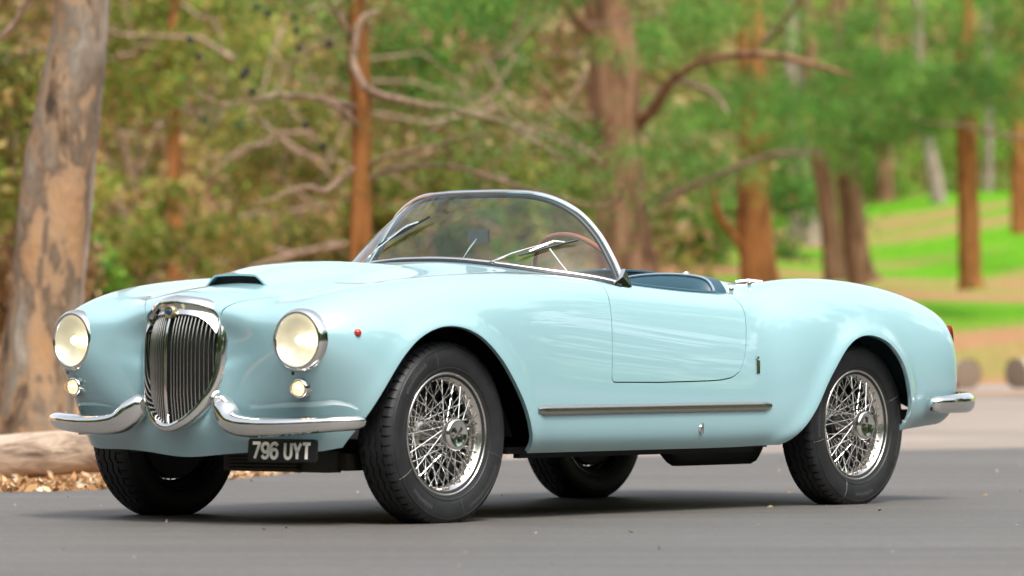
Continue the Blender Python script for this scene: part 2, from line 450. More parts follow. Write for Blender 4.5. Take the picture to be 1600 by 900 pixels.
Vh, Nh, Th = do(Vt, Nt, Tt, [('hood', -1, GAP * .7)])
V_, N_, F_ = flange(Vh, Nh, Th, .014, notcentre)
V_, N_, F_ = mirror_join(V_, N_, F_)
hood = fixp(mesh_obj('bonnet', V_, F_, M['paint'], car, normals=N_), car)
# hood scoop: raised blister with an open mouth
def scoop():
    V, N, T = Vb, Nb, Tb
    XM = 2.775
    W = lambda x: .118 + .055 * sstep(XM, 2.0, x)
    def f1(V): return XM - V[:, 0] - .6 * V[:, 1] ** 2
    def f2(V): return np.where(V[:, 2] > .7, W(V[:, 0]) + .045 - V[:, 1], -1)
    V, N, T = clip(V, N, T, np.where(V[:, 2] > .74, f1(V), -1)); V, N, T = clip(V, N, T, f2(V)); V, N, T = clip(V, N, T, V[:, 0] - 1.90)
    x, y = V[:, 0], V[:, 1]
    h = (.038 + .014 * sstep(XM, 2.55, x)) * (1 - sstep(2.50, 1.92, x) )
    wx = W(x)
    prof = 1 - sstep(wx - .028 - .03 * sstep(XM, 2.2, x), wx + .042, y)
    V = V.copy(); V[:, 2] += h * prof - .0035
    # normals from the displaced mesh
    fn = np.cross(V[T[:, 1]] - V[T[:, 0]], V[T[:, 2]] - V[T[:, 0]]); n = np.zeros_like(V)
    for k in range(3): np.add.at(n, T[:, k], fn)
    c = np.abs(V[:, 1]) < 1e-4; n[c, 1] = 0
    n /= np.linalg.norm(n, axis=1, keepdims=True) + 1e-12
    return V, n, T
Vp, Np, Tp = scoop()
V_, N_, F_ = flange(Vp, Np, Tp, .007, notcentre)
V_, N_, F_ = mirror_join(V_, N_, F_)
fixp(mesh_obj('air_scoop', V_, F_, M['paint'], hood, normals=N_), hood)
# dark throat of the scoop
front = Vp[np.abs(Vp[:, 0] + .6 * Vp[:, 1] ** 2 - 2.775) < .002]; front = front[np.argsort(front[:, 1])]
mb = MB(); top = [(p[0] - .03, p[1], p[2] - .004) for p in front if p[1] < .15]
top = [(a[0], -a[1], a[2]) for a in top[::-1]] + top
mb.grid([[(a[0], a[1], a[2]) for a in top], [(a[0], a[1], .78) for a in top]])
part(mb, 'scoop_throat', M['black'], hood)

# ---- wheel housings, underbody, cockpit tub
for s_ in (1, -1):
    for poly in (ARCH_F[:-2], ARCH_R[:-2]):
        mb = MB()
        P = [p for p in poly if p[1] > .30]
        G = [[(p[0] + (.0 if yy > .7 else 0), s_ * yy, p[1]) for p in P] for yy in (.66, .60, .38)]
        if s_ == 1: G = G[::-1]
        mb.grid(G)
        mb.add([(p[0], s_ * .38, p[1]) for p in P], [tuple(range(len(P))) if s_ == -1 else tuple(range(len(P)))[::-1]])
        part(mb, 'wheel_housing', M['black'], smooth=False)
mb = MB()
mb.box((1.25, 0, .252), (.78, .62, .012)); mb.box((-.50, 0, .35), (.20, .58, .02)); mb.box((.1, 0, .30), (.45, .37, .05))
mb.box((2.45, 0, .30), (.46, .37, .05)); mb.box((2.84, 0, .30), (.05, .40, .02))
mb.box((1.25, .60, .238), (.70, .015, .014)); mb.box((1.25, -.60, .238), (.70, .015, .014))
part(mb, 'underbody', M['black'], smooth=False)
mb = MB(); mb.tube([(.20, .36, .245), (.24, .36, .232), (.70, .36, .232), (.75, .36, .245)], [.045, .066, .066, .045], 14)
part(mb, 'silencer', M['black'])
mb = MB(); mb.tube([(2.45, -.62, .31), (2.45, .62, .31)], .03, 10); part(mb, 'axle', M['black'])
mb = MB(); mb.tube([(0, -.62, .31), (0, .62, .31)], .045, 10)
mb.lathe([(.0, -.13), (.09, -.12), (.13, -.05), (.13, .05), (.09, .12), (0, .13)], 16, 'y', (0, 0, .31))
part(mb, 'axle', M['black'])
mb = MB()
mb.box((2.80, .25, .225), (.035, .24, .036))
mb.box((2.72, .27, .225), (.06, .26, .030))
for k in range(5): mb.box((2.845, .20, .199 + k * .012), (.014, .17, .0025))
part(mb, 'oil_cooler', plain('dull_oily_metal', (.05, .045, .035), .5, .6), smooth=False)
mb = MB()
tub = catmull([(1.60, 0), (1.58, .40), (1.53, .56), (1.42, .600), (1.10, .606), (.92, .60), (.77, .575), (.70, .51), (.675, .35), (.67, 0)], 6)
ring = [(x, y) for x, y in tub] + [(x, -y) for x, y in tub[-2:0:-1]]
# upper edge follows the bodywork
def surf_z(x, y):
    P = G1.reshape(-1, 3); m = P[:, 2] > .7; P = P[m]
    d = (P[:, 0] - x) ** 2 + (P[:, 1] - abs(y)) ** 2; i = np.argsort(d)[:4]; return float((P[i, 2] / (d[i] + 1e-6)).sum() / (1 / (d[i] + 1e-6)).sum())
G = [[(x, y, surf_z(x, y) - .004) for x, y in ring + ring[:1]], [(x, y * .985, .60) for x, y in ring + ring[:1]], [(x, y * .985, .27) for x, y in ring + ring[:1]]]
mb.grid(G)
mb.add([(x, y * .985, .275) for x, y in ring], [tuple(range(len(ring)))[::-1]])
part(mb, 'cockpit_lining', M['carpet'])
# dark blue piping round the cockpit edge
P = [(x, y, surf_z(x, y) + .002) for x, y in [(p[0], p[1]) for p in COCKPIT[:-2] if .64 < p[0] < 1.5]]
P = P + [(p[0], -p[1], p[2]) for p in P[-2::-1]]
mb = MB(); mb.tube(P, .007, 8)
part(mb, 'cockpit_trim', M['leather'])

# ---- seats
def seat(sy):
    yc = .315 * sy
    e = empty('seat', (0, 0, 0), car); fixp(e, car)
    # backrest: padded slab, rounded top corners
    outline = catmull([(-.265, .30), (-.268, .60), (-.262, .78), (-.235, .855), (-.17, .885), (0, .896), (.17, .884), (.235, .852), (.262, .78), (.268, .60), (.265, .30)], 5)
    mb = MB(); G = []
    c = np.array([0, .62])
    for k, (sc_, dx) in enumerate([(.0, .045), (.5, .043), (.82, .035), (.95, .018), (1.0, -.005), (1.0, -.07), (.96, -.095), (.5, -.105), (0, -.105)]):
        G.append([(.78 + dx - .22 * (c[1] + (z - c[1]) * sc_ - .6) , yc + y * sc_, c[1] + (z - c[1]) * sc_) for y, z in outline])
    mb.grid(G)
    part(mb, 'backrest', M['leather'], e)
    P = [(.78 + .004 - .22 * (z - .6), yc + y, z) for y, z in outline]
    mb = MB(); mb.tube(P, .0055, 8); part(mb, 'piping', plain('pale_piping', (.25, .33, .38), .5), e)
    mb = MB(); G = []
    for k, (s2, z) in enumerate([(1.0, .30), (1.0, .42), (.97, .45), (.85, .465), (0, .47)]):
        G.append([(1.08 + .24 * s2 * math.copysign(abs(math.cos(t)) ** .4, math.cos(t)), yc + .25 * s2 * math.copysign(abs(math.sin(t)) ** .4, math.sin(t)), z) for t in np.linspace(0, 2 * math.pi, 33)])
    mb.grid(G[::-1]); part(mb, 'cushion', M['leather'], e)
seat(1); seat(-1)

# ---- dashboard and steering wheel
mb = MB(); G = []
for yy in np.linspace(-.57, .57, 21):
    zt = surf_z(1.60, yy) - .02
    G.append([(1.62 - .25 * yy ** 2, yy, zt), (1.54 - .25 * yy ** 2, yy, zt - .005), (1.50 - .25 * yy ** 2, yy, zt - .03), (1.49 - .25 * yy ** 2, yy, zt - .17), (1.55, yy, zt - .2)])
mb.grid(G); part(mb, 'dashboard', M['pale_trim'])
sw = empty('steering_wheel', (0, 0, 0), car); fixp(sw, car)
swc = Vector((1.245, .33, .865)); swr = Matrix.Rotation(R_(-58), 3, 'Y')   # rim plane leans back
def swp(r, t, h=0): return swc + swr @ Vector((r * math.cos(t), r * math.sin(t), h))
mb = MB(); mb.tube([swp(.198, t) for t in np.linspace(0, 2 * math.pi, 48, endpoint=False)], .0095, 8, closed=True); part(mb, 'rim', M['wood'], sw)
for k in range(3):
    t = math.pi * 2 * k / 3 + math.pi / 2 * 1.0
    mb = MB(); mb.tube([swp(.03, t, -.02), swp(.10, t, -.015), swp(.195, t, 0)], .0035, 6); part(mb, 'spoke', M['steel'], sw)
mb = MB(); mb.tube([swp(0, 0, .0), swp(0, 0, -.03), swp(0, 0, -.3)], [.035, .04, .018], 12); part(mb, 'column', M['ivory'], sw)

# ---- windscreen
WB = catmull([(1.765, 0), (1.755, .20), (1.715, .36), (1.645, .49), (1.555, .580), (1.48, .635), (1.42, .660)], 6)     # base, plan view
def ws_curve(tv):
    """tv in 0..1 from centre to corner: base point, top point"""
    i = tv * (len(WB) - 1); a = int(min(i, len(WB) - 2)); p = WB[a] + (WB[a + 1] - WB[a]) * (i - a)
    return p
TOPC = catmull([(1.455, 0, 1.193), (1.45, .135, 1.192), (1.435, .262, 1.184), (1.412, .358, 1.158), (1.390, .442, 1.110), (1.375, .520, 1.032), (1.380, .590, .940), (1.405, .652, .862)], 8)
BASEC = []
for k in range(len(TOPC)):
    f_ = k / (len(TOPC) - 1)
    p = ws_curve(min(1.0, f_ * 1.0)); BASEC.append((p[0], p[1], surf_z(p[0], min(p[1], .66)) + .012))
BASEC = np.array(BASEC)
WSC = TOPC
def ws_sheet(off=0.0):
    rows = []
    for a, b in zip(BASEC, TOPC):
        r = []
        for q in np.linspace(0, 1, 9):
            p = a * (1 - q) + b * q; bul = .012 * 4 * q * (1 - q)
            p = p + np.array([bul, bul * .4, bul * .2]) ; r.append(p)
        rows.append(r)
    rows = np.array(rows); left = rows[::-1][:-1] * mir
    return np.concatenate([left, rows], 0)
wsg = ws_sheet()
ws = empty('windscreen', (0, 0, 0), car); fixp(ws, car)
mb = MB(); mb.grid(wsg); o = part(mb, 'glass', M['glass'], ws)
TOPF = [tuple(p) for p in wsg[:, -1]]; BASEF = [tuple(p) for p in wsg[:, 0]]
mb = MB(); mb.tube(TOPF, .0092, 10); part(mb, 'frame', M['chrome'], ws)
mb = MB(); mb.tube([(p[0] + .004, p[1] * .978, p[2] - .014) for p in TOPF[2:-2]], .0085, 8); part(mb, 'seal', M['rubber_seal'], ws)
mb = MB(); mb.tube([(p[0], p[1], p[2] - .003) for p in BASEF], .008, 10); part(mb, 'lower_frame', M['chrome'], ws)
mb = MB(); mb.tube([(p[0] + .014, p[1] * 1.01, p[2] - .012) for p in BASEF], .008, 8); part(mb, 'base_seal', M['rubber_seal'], ws)
for s_ in (1, -1):   # chrome quarter piece where the frame meets the door top
    mb = MB(); a = Vector(TOPF[-1]) if s_ == 1 else Vector(TOPF[0])
    z0 = surf_z(1.42, .655)
    Pq = [(1.465, .655, z0 + .008), (1.425, .658, z0 + .030), (1.402, .655, z0 + .060), (1.37, .660, z0 - .006), (1.475, .655, z0 - .006)]
    fr = [(x, s_ * (y + .010), z) for x, y, z in Pq]; bk = [(x, s_ * (y - .008), z) for x, y, z in Pq]
    n = len(fr); F = [tuple(range(n)), tuple(range(n, 2 * n))[::-1]] + [(i, i + n, (i + 1) % n + n, (i + 1) % n) for i in range(n)]
    mb.add(fr + bk, F); part(mb, 'quarter_bracket', M['chrome'], ws, smooth=False)
def ws_point(yv, q, out=.0):
    j = int(np.argmin(np.abs(wsg[:, 4, 1] - yv))); qi = q * 8; a = int(min(qi, 7)); p = wsg[j, a] * (1 - (qi - a)) + wsg[j, a + 1] * (qi - a)
    n = np.cross(wsg[min(j + 1, len(wsg) - 1), a] - wsg[max(j - 1, 0), a], wsg[j, a + 1] - wsg[j, a]); n /= np.linalg.norm(n)
    if n[0] < 0: n = -n
    return Vector(p + n * out)
def wiper(y0, x0, ends, armq):
    e = empty('wiper', (0, 0, 0), car); fixp(e, car)
    base = Vector((x0, y0, surf_z(x0, y0)))
    a, b = [ws_point(y, q, .016) for y, q in ends]; mid = ws_point(*armq, .026)
    mb = MB(); mb.tube([base - Vector((0, 0, .01)), base + Vector((0, 0, .012)), base + Vector((0, 0, .016))], [.016, .013, .004], 12); part(mb, 'pivot', M['chrome'], e)
    d = (mid - base)
    mb = MB(); mb.tube([base + Vector((0, 0, .014)), base + d * .35 + Vector((.006, 0, .014)), mid], [.0055, .0048, .0035], 8, flat=.6); part(mb, 'arm', M['chrome'], e)
    mb = MB(); mb.tube([a, (a * 2 + b) / 3 + Vector((.004, 0, 0)), (a + 2 * b) / 3 + Vector((.004, 0, 0)), b], [.004, .006, .006, .004], 8); part(mb, 'blade', M['rubber_seal'], e)
    mb = MB(); mb.tube([a + (b - a) * .2 + Vector((.008, 0, .002)), mid, a + (b - a) * .8 + Vector((.008, 0, .002))], .0035, 6); part(mb, 'bridge', M['steel'], e)
wiper(.31, 1.735, [(.365, .10), (.512, .525)], (.445, .35))
wiper(-.30, 1.75, [(-.247, .20), (-.093, .575)], (-.150, .42))
mir_e = empty('interior_mirror', (0, 0, 0), car); fixp(mir_e, car)
mb = MB(); mb.tube([(1.55, .01, .93), (1.535, .04, .985), (1.52, .06, 1.018)], .0035, 8); part(mb, 'stalk', M['chrome'], mir_e)
mb = MB(); mb.box((1.515, .065, 1.028), (.006, .042, .024), Matrix.Rotation(R_(12), 3, 'Z')); part(mb, 'mirror_back', M['bright_trim'], mir_e, smooth=False)

# ---- grille
def gx(y, z): return 3.108 - 2.95 * y * y - 1.7 * max(0, z - .60) ** 2 - .12 * max(0, .45 - z)
gr = empty('grille', (0, 0, 0), car); fixp(gr, car)
GO = [(y, z) for y, z in GRILLE] ; GO = GO + [(-y, z) for y, z in GO[-2:0:-1]]
def ring_off(poly, d):
    P = np.array(poly); t = np.roll(P, -1, 0) - np.roll(P, 1, 0); n = np.stack([t[:, 1], -t[:, 0]], 1); n /= np.linalg.norm(n, axis=1, keepdims=True) + 1e-9
    c = P.mean(0); s = np.sign(((P - c) * n).sum(1)); s = 1 if s.mean() > 0 else -1
    return P + n * s * d
mb = MB(); rows = []
for d, dx in [(.012, -.075), (.017, -.02), (.018, .010), (.015, .022), (.004, .028), (-.008, .022), (-.011, .010), (-.012, -.03)]:
    rg = ring_off(GO, d); rows.append([(gx(y, z) + dx, y, z) for y, z in rg] + [(gx(*rg[0]) + dx, rg[0][0], rg[0][1])])
mb.grid(rows); part(mb, 'surround', M['chrome'], gr, sharp=60)
# top crescent panel behind the badge
def half_w(z, d=0.0):
    P = np.array(GRILLE); i = np.argsort(P[:, 1]); m = P[i]; return float(np.interp(z, m[:, 1], np.maximum.accumulate(m[:, 0]) if False else m[:, 0])) - d
ztop = lambda y: float(np.interp(abs(y), [0, .06, .10, .135, .16], [.732, .730, .722, .702, .665]))
P = np.array(GRILLE)
def zout(y): 
    k = P[P[:, 1] > .70]; return float(np.interp(abs(y), k[:, 0], k[:, 1]))
G = []
for y in np.linspace(-.160, .160, 33):
    zt = zout(y) - .004; zb = ztop(y)
    G.append([(gx(y, z_) + .004 + dx, y, z_) for z_, dx in ((zt, .0), ((zt + zb) / 2, -.006), (zb, .006), (zb - .004, -.002), (zb - .002, -.02))])
mb = MB(); mb.grid(G); part(mb, 'crescent', M['chrome'], gr)
mb = MB(); mb.tube([(gx(0, z) + .008, 0, z) for z in np.linspace(.345, .745, 14)], [.0048] * 14, 8); part(mb, 'centre_bar', M['chrome'], gr)
def zbot(y):
    k = P[P[:, 1] < .53][::-1]; return float(np.interp(abs(y), k[:, 0], k[:, 1]))
nb = 13
for s_ in (1, -1):
    for k in range(nb):
        y = s_ * (.0105 + k * .0125)
        zb, zt = zbot(y) + .004, ztop(y) + .004
        zz = np.linspace(zb, zt, 9)
        mb = MB(); G = []
        for z in zz:
            x = gx(y, z) - .004; G.append([(x - .007, y - .0018, z), (x - .002, y - .0024, z), (x, y, z), (x - .002, y + .0024, z), (x - .007, y + .0018, z)])
        mb.grid(G); part(mb, 'bar', M['grille_bar'], gr)
mb = MB(); mb.grid([[(gx(y, z) - .04, y, z) for z in np.linspace(.33, .77, 8)] for y in np.linspace(-.17, .17, 9)]); part(mb, 'radiator_core', M['black'], gr)
badge = empty('badge', (0, 0, 0), gr); fixp(badge, gr)
bx = gx(0, .735) + .02
mb = MB(); mb.lathe([(.0, .004), (.016, .004), (.017, .007), (.0205, .007), (.022, .002), (.022, -.02)], 24, 'x', (bx, 0, .738)); part(mb, 'emblem', plain('pale_gold_metal', (.62, .55, .34), .25, .8), gr)
mb = MB(); mb.lathe([(.0, .0062), (.0085, .0062), (.0095, .005), (.0095, .003)], 16, 'x', (bx, 0, .738)); mb.box((bx + .007, 0, .738), (.0008, .013, .0035)); part(mb, 'emblem_centre', M['blue_enamel'], gr)
bpy.data.objects.remove(badge)

# ---- lamps
def frame_x(c, az, el):
    """lathe axis along the lamp's outward direction"""
    d = Vector((math.cos(az) * math.cos(el), math.sin(az) * math.cos(el), math.sin(el)))
    return Matrix.Translation(c) @ d.to_track_quat('X', 'Z').to_matrix().to_4x4()
def lpart(mb, mtx, name, mat, parent, **k):
    mb.V = [tuple(mtx @ Vector(v)) for v in mb.V]; return part(mb, name, mat, parent, **k)
for s_ in (1, -1):
    e = empty('headlight', (0, 0, 0), car); fixp(e, car)
    X = frame_x(Vector((3.028, .532 * s_, .641)), R_(4 * s_), 0)
    mb = MB(); mb.lathe([(.106, -.09), (.108, -.03), (.108, -.010), (.105, .004), (.099, .012), (.092, .014), (.0885, .011), (.087, .006)], 48, 'x'); lpart(mb, X, 'bezel', M['chrome'], e, sharp=70)
    mb = MB(); mb.lathe([(.0875, .008), (.080, -.004), (.060, -.018), (.03, -.028), (0, -.03)], 36, 'x'); lpart(mb, X, 'reflector', M['lamp_glow'], e)
    mb = MB(); mb.lathe([(0, .004), (.012, .002), (.016, -.006), (.012, -.018), (0, -.03)], 16, 'x'); lpart(mb, X, 'bulb', M['bulb'], e)
    mb = MB(); mb.lathe([(.089, .010), (.08, .018), (.06, .027), (.03, .033), (0, .035)], 36, 'x'); lpart(mb, X, 'lens', M['lens'], e)
    mb = MB(); mb.box((3.05, .532 * s_, .529), (.006, .007, .006)); part(mb, 'clip', M['chrome'], e, smooth=False)
    e = empty('side_lamp', (0, 0, 0), car); fixp(e, car)
    X = frame_x(Vector((3.025, .532 * s_, .478)), R_(4 * s_), R_(-4))
    mb = MB(); mb.lathe([(.033, -.06), (.034, .0), (.031, .006), (.026, .006), (.025, -.006)], 28, 'x'); lpart(mb, X, 'bezel', M['chrome'], e, sharp=70)
    mb = MB(); mb.lathe([(.025, .004), (.024, .018), (.018, .034), (.009, .041), (0, .043)], 24, 'x'); lpart(mb, X, 'lens', M['lens'], e)
    mb = MB(); mb.lathe([(.025, .0), (.012, -.004), (.009, .012), (.006, .022), (0, .024)], 18, 'x'); lpart(mb, X, 'bulb', M['amber_glow'], e)

# ---- bumpers: tapered blades turned up beside the grille
def blade_bumper(P, prof_h, prof_d, name, parent=car):
    P = np.array(P); n = len(P); G = []
    for i in range(n):
        d = P[min(i + 1, n - 1)] - P[max(i - 1, 0)]; d = d / np.linalg.norm(d)
        out = np.cross(d, [0, 0, 1]); out /= np.linalg.norm(out)
        if out[0] * SG < 0: out = -out
        upv = np.cross(out, d); upv /= np.linalg.norm(upv)
        if upv[2] < 0: upv = -upv
        h, dp = prof_h[i], prof_d[i]
        ring = [(-.30, -.98), (.25, -1.0), (.62, -.80), (.86, -.40), (.93, .0), (1.0, .32), (.86, .62), (.55, .88), (.15, 1.0), (-.30, .95)]
        G.append([P[i] + out * a * dp + upv * b * h for a, b in ring] + [P[i] + out * ring[0][0] * dp + upv * ring[0][1] * h])
    mb = MB(); mb.grid(G); k = len(G[0]) - 1
    mb.add(G[0][:-1], [tuple(range(k))]); mb.add(G[-1][:-1], [tuple(range(k))])
    return part(mb, name, M['chrome'], parent, sharp=75)
SG = 1
for s_ in (1, -1):
    key = [(3.02, .172, .428), (3.035, .195, .416), (3.050, .225, .392), (3.060, .265, .362), (3.065, .33, .350), (3.06, .41, .348), (3.045, .50, .351), (3.015, .585, .356), (2.975, .650, .361), (2.92, .690, .364), (2.89, .700, .365)]
    C = catmull([(x, y * s_, z) for x, y, z in key], 5); n = len(C); q = np.linspace(0, 1, n)
    hh = np.interp(q, [0, .02, .08, .2, .32, .6, .9, .97, 1], [.004, .025, .042, .049, .040, .032, .026, .020, .004])
    dd = np.interp(q, [0, .02, .1, .3, .9, .97, 1], [.006, .028, .045, .050, .040, .028, .006])
    blade_bumper(C, hh, dd, 'front_bumper')
SG = -1
for s_ in (1, -1):
    key = [(-.385, .785, .395), (-.44, .798, .395), (-.55, .798, .397), (-.68, .76, .400), (-.77, .68, .403), (-.81, .54, .405), (-.825, .36, .405)]
    C = catmull([(x, y * s_, z) for x, y, z in key], 6); n = len(C); q = np.linspace(0, 1, n)
    hh = np.interp(q, [0, .03, .12, .5, .95, 1], [.005, .022, .034, .040, .036, .006]); dd = np.interp(q, [0, .03, .12, .5, .95, 1], [.005, .025, .035, .04, .035, .006])
    P = np.array(C); G = []
    for i in range(n):
        d = P[min(i + 1, n - 1)] - P[max(i - 1, 0)]; d /= np.linalg.norm(d); out = np.cross(d, [0, 0, 1]); out /= np.linalg.norm(out)
        if out @ np.array([P[i][0] + .3, P[i][1], 0]) < 0: out = -out
        ring = [(-.3, -.98), (.25, -1.0), (.62, -.80), (.86, -.40), (.93, .0), (1.0, .32), (.86, .62), (.55, .88), (.15, 1.0), (-.3, .95)]
        G.append([P[i] + out * a * dd[i] + np.array([0, 0, 1]) * b * hh[i] for a, b in ring + ring[:1]])
    mb = MB(); mb.grid(G); k = len(G[0]) - 1; mb.add(G[0][:-1], [tuple(range(k))]); mb.add(G[-1][:-1], [tuple(range(k))])
    part(mb, 'rear_bumper', M['chrome'], car, sharp=75)
    mb = MB(); mb.box((-.45, .765 * s_, .40), (.015, .02, .012)); part(mb, 'bumper_bracket', M['chrome'], car)
    mb = MB(); G = []
    for a in np.linspace(-.060, .050, 9):
        wv = math.sqrt(max(0, 1 - ((a + .0075) / .068) ** 2)) * .022
        G.append([(-.700 - .014 * math.cos(t), s_ * (.668 + wv * math.sin(t)), .655 + a) for t in np.linspace(-math.pi / 2, math.pi / 2, 9)])
    mb.grid(G); part(mb, 'tail_lamp', M['red_glass'], car)

# ---- side details
def side_y(x, z):
    P = G1.reshape(-1, 3); m = P[:, 1] > .55; P = P[m]; d = (P[:, 0] - x) ** 2 + (P[:, 2] - z) ** 2; i = np.argsort(d)[:4]
    return float((P[i, 1] / (d[i] + 1e-7)).sum() / (1 / (d[i] + 1e-7)).sum())
for s_ in (1, -1):
    mb = MB(); G = []
    for x in np.linspace(2.025, .62, 40):
        z = .396 + .002 * (2.02 - x); k = 1 if .625 < x < 2.02 else .5
        y = side_y(x, z)
        G.append([(x, s_ * (y + dy), z + dz) for dy, dz in [(-.004, -.017 * k), (.006 * k, -.016 * k), (.011 * k, -.010 * k), (.012 * k, .004 * k), (.010 * k, .010 * k), (.004, .016 * k), (-.004, .016 * k)]])
    mb.grid(G if s_ == -1 else G); part(mb, 'side_moulding', M['bright_trim'], car)
    y = side_y(2.83, .667)
    mb = MB(); mb.lathe([(0, .010), (.008, .009), (.013, .004), (.014, -.004)], 16, 'y', (2.90, 0, .665)); mb.V = [(v[0], s_ * (v[1] + side_y(2.90, .665)), v[2]) for v in mb.V]
    part(mb, 'side_reflector', M['red_glass'], car)
    y = side_y(.70, .55) + .001
    mb = MB(); mb.box((.700, s_ * y, .545), (.011, .004, .024), Matrix.Rotation(R_(0), 3, 'Y')); mb.box((.702, s_ * (y + .001), .579), (.006, .004, .005)); mb.box((.700, s_ * (y + .004), .548), (.006, .003, .018))
    part(mb, 'coachbuilder_badge', M['chrome'], car, smooth=False)
    y = side_y(1.045, .32)
    mb = MB(); mb.lathe([(0, .006), (.010, .006), (.016, .001), (.017, -.006)], 12, 'y', (1.045, y, .32)); mb.box((1.045, y + .007, .32), (.004, .003, .018))
    mb.V = [(v[0], v[1] * s_, v[2]) for v in mb.V]; part(mb, 'jacking_cover', M['chrome'], car)
for x, y, r in ((.615, .56, .010), (.50, .56, .010), (.55, -.10, .012), (.33, .13, .014)):
    z = surf_z(x, y); mb = MB(); mb.tube([(x, y, z - .004), (x, y, z + .010), (x, y, z + .016)], [r * .6, r, r * .8], 12); part(mb, 'hood_fastener', M['chrome'])
z = surf_z(.33, .43); mb = MB(); mb.tube([(.37, .40, z + .008), (.33, .43, z + .014), (.28, .46, z + .008)], .006, 8); part(mb, 'hood_latch', M['chrome'])

# ---- number plate with raised characters
pl = empty('number_plate', (0, 0, 0), car); fixp(pl, car)
PX = Matrix.Translation((3.012, .446, .268)) @ Matrix.Rotation(R_(0), 4, 'Z') @ Matrix.Rotation(R_(-4), 4, 'Y')
def rrect(w_, h_, r, n=5):
    P = []
    for cx, cy, a0 in ((w_ - r, h_ - r, 0), (-w_ + r, h_ - r, 90), (-w_ + r, -h_ + r, 180), (w_ - r, -h_ + r, 270)):
        for k in range(n): a = R_(a0 + 90 * k / (n - 1)); P.append((cx + r * math.cos(a), cy + r * math.sin(a)))
    return P
PW, PH = .156, .0385
mb = MB(); R1 = rrect(PW, PH, .012); n = len(R1)
mb.add([(.004, a, b) for a, b in R1] + [(-.004, a, b) for a, b in R1], [tuple(range(n)), tuple(range(n, 2 * n))[::-1]] + [(i, i + n, (i + 1) % n + n, (i + 1) % n) for i in range(n)])
lpart(mb, PX, 'plate', M['plate'], pl, smooth=False)
def arc(cx, cy, rx, ry, a0, a1, n=10): return [(cx + rx * math.cos(R_(a)), cy + ry * math.sin(R_(a))) for a in np.linspace(a0, a1, n)]
GL = {'7': [[(0, 1), (1, 1), (.35, 0)]],
      '9': [arc(.5, .70, .5, .30, 0, 360, 20), [(1, .70), (1, .42)] + arc(.5, .30, .5, .30, 0, -150, 10)],
      '6': [arc(.5, .30, .5, .30, 0, 360, 20), [(0, .30), (0, .58)] + arc(.5, .70, .5, .30, 180, 30, 10)],
      'U': [[(0, 1), (0, .3)] + arc(.5, .3, .5, .3, 180, 360, 12) + [(1, 1)]],
      'Y': [[(0, 1), (.5, .45)], [(1, 1), (.5, .45)], [(.5, .5), (.5, 0)]],
      'T': [[(0, 1), (1, 1)], [(.5, 1), (.5, 0)]]}
def ribbon(mb, pts, hw, z0):
    pts = [np.array(p) for p in pts]
    for i, (a, b) in enumerate(zip(pts[:-1], pts[1:])):
        d = (b - a) / (np.linalg.norm(b - a) + 1e-9); n = np.array([-d[1], d[0]]) * hw
        e = hw * .35; a2 = a - d * e; b2 = b + d * e
        q = [a2 + n, a2 - n, b2 - n, b2 + n]
        zz = z0 + .00003 * i
        mb.add([(zz, *p) for p in q] + [(zz - .003, *p) for p in q], [(0, 1, 2, 3), (0, 4, 5, 1), (1, 5, 6, 2), (2, 6, 7, 3), (3, 7, 4, 0)])
cw, chh, hw = .0285, .050, .0054
xs_ = -.131
for ch in '796 UYT':
    if ch == ' ': xs_ += .022; continue
    mb = MB()
    for st in GL[ch]: ribbon(mb, [(xs_ + p[0] * cw, -chh / 2 - .002 + p[1] * chh) for p in st], hw, .0065)
    # y runs to the right seen from the front
    lpart(mb, PX, 'character', M['white_letter'], pl, smooth=False); xs_ += cw + .0128

# ---- wire wheels
TR, RR = .318, .2135
def tyre_meshes():
    prof = [(.196, -.060), (.205, -.066), (.212, -.066), (.225, -.074), (.245, -.0805), (.268, -.083), (.288, -.080), (.300, -.074), (.3095, -.066)]
    prof2 = [(r, -h) for r, h in prof][::-1]
    n = 96; mb = MB()
    side = prof2  # outer side first (y+)
    # smooth carcass
    P = [(r, h) for r, h in prof] + [(.311, -.045), (.3125, 0), (.311, .045)] + prof2
    P = [(.0 + r, h) for r, h in P]
    extra = []
    for r, h in P: extra.append((r, h))
    mb.lathe(extra, n, 'y')
    # raised rings on the sidewall
    for rr in (.2285, .292):
        for s_ in (1, -1):
            k = np.interp(rr, [.225, .245, .268, .288, .300], [.074, .0805, .083, .080, .074])
            mb.lathe([(rr - .004, s_ * (k - .002)), (rr - .0015, s_ * (k + .0018)), (rr + .0015, s_ * (k + .0016)), (rr + .004, s_ * (k - .002))][::s_], n, 'y')
    return mb
def tread_mesh():
    # five ribs of blocks with zigzag edges; shoulder lugs wrap the side
    mb = MB(); nblk = 60
    for k in range(nblk):
        a0 = 2 * math.pi * k / nblk; a1 = a0 + 2 * math.pi / nblk * .80
        for s_ in (1, -1):
            V = []
            for a in (a0, a1):
                for r, h in ((.3025, .0745), (.3115, .0675), (.3165, .058), (.3180, .043), (.308, .043), (.300, .06)):
                    V.append((r * math.cos(a), s_ * h, r * math.sin(a)))
            F = [(i, i + 1, i + 7, i + 6) for i in range(5)] + [(0, 1, 2, 3, 4, 5), (6, 7, 8, 9, 10, 11)]
            mb.add(V, F)
    m2 = 160
    for c in (-.028, -.0, .028):
        V = []
        for j in range(m2):
            a = 2 * math.pi * j / m2; z = .003 * (1 if (j // 2) % 2 else -1)
            for r, h in ((.310, -.0115), (.3185, -.0105), (.3185, .0105), (.310, .0115)): V.append((r * math.cos(a), c + h + z, r * math.sin(a)))
        F = [(j * 4 + i, ((j + 1) % m2) * 4 + i, ((j + 1) % m2) * 4 + i + 1, j * 4 + i + 1) for j in range(m2) for i in range(3)]
        mb.add(V, F)
    return mb
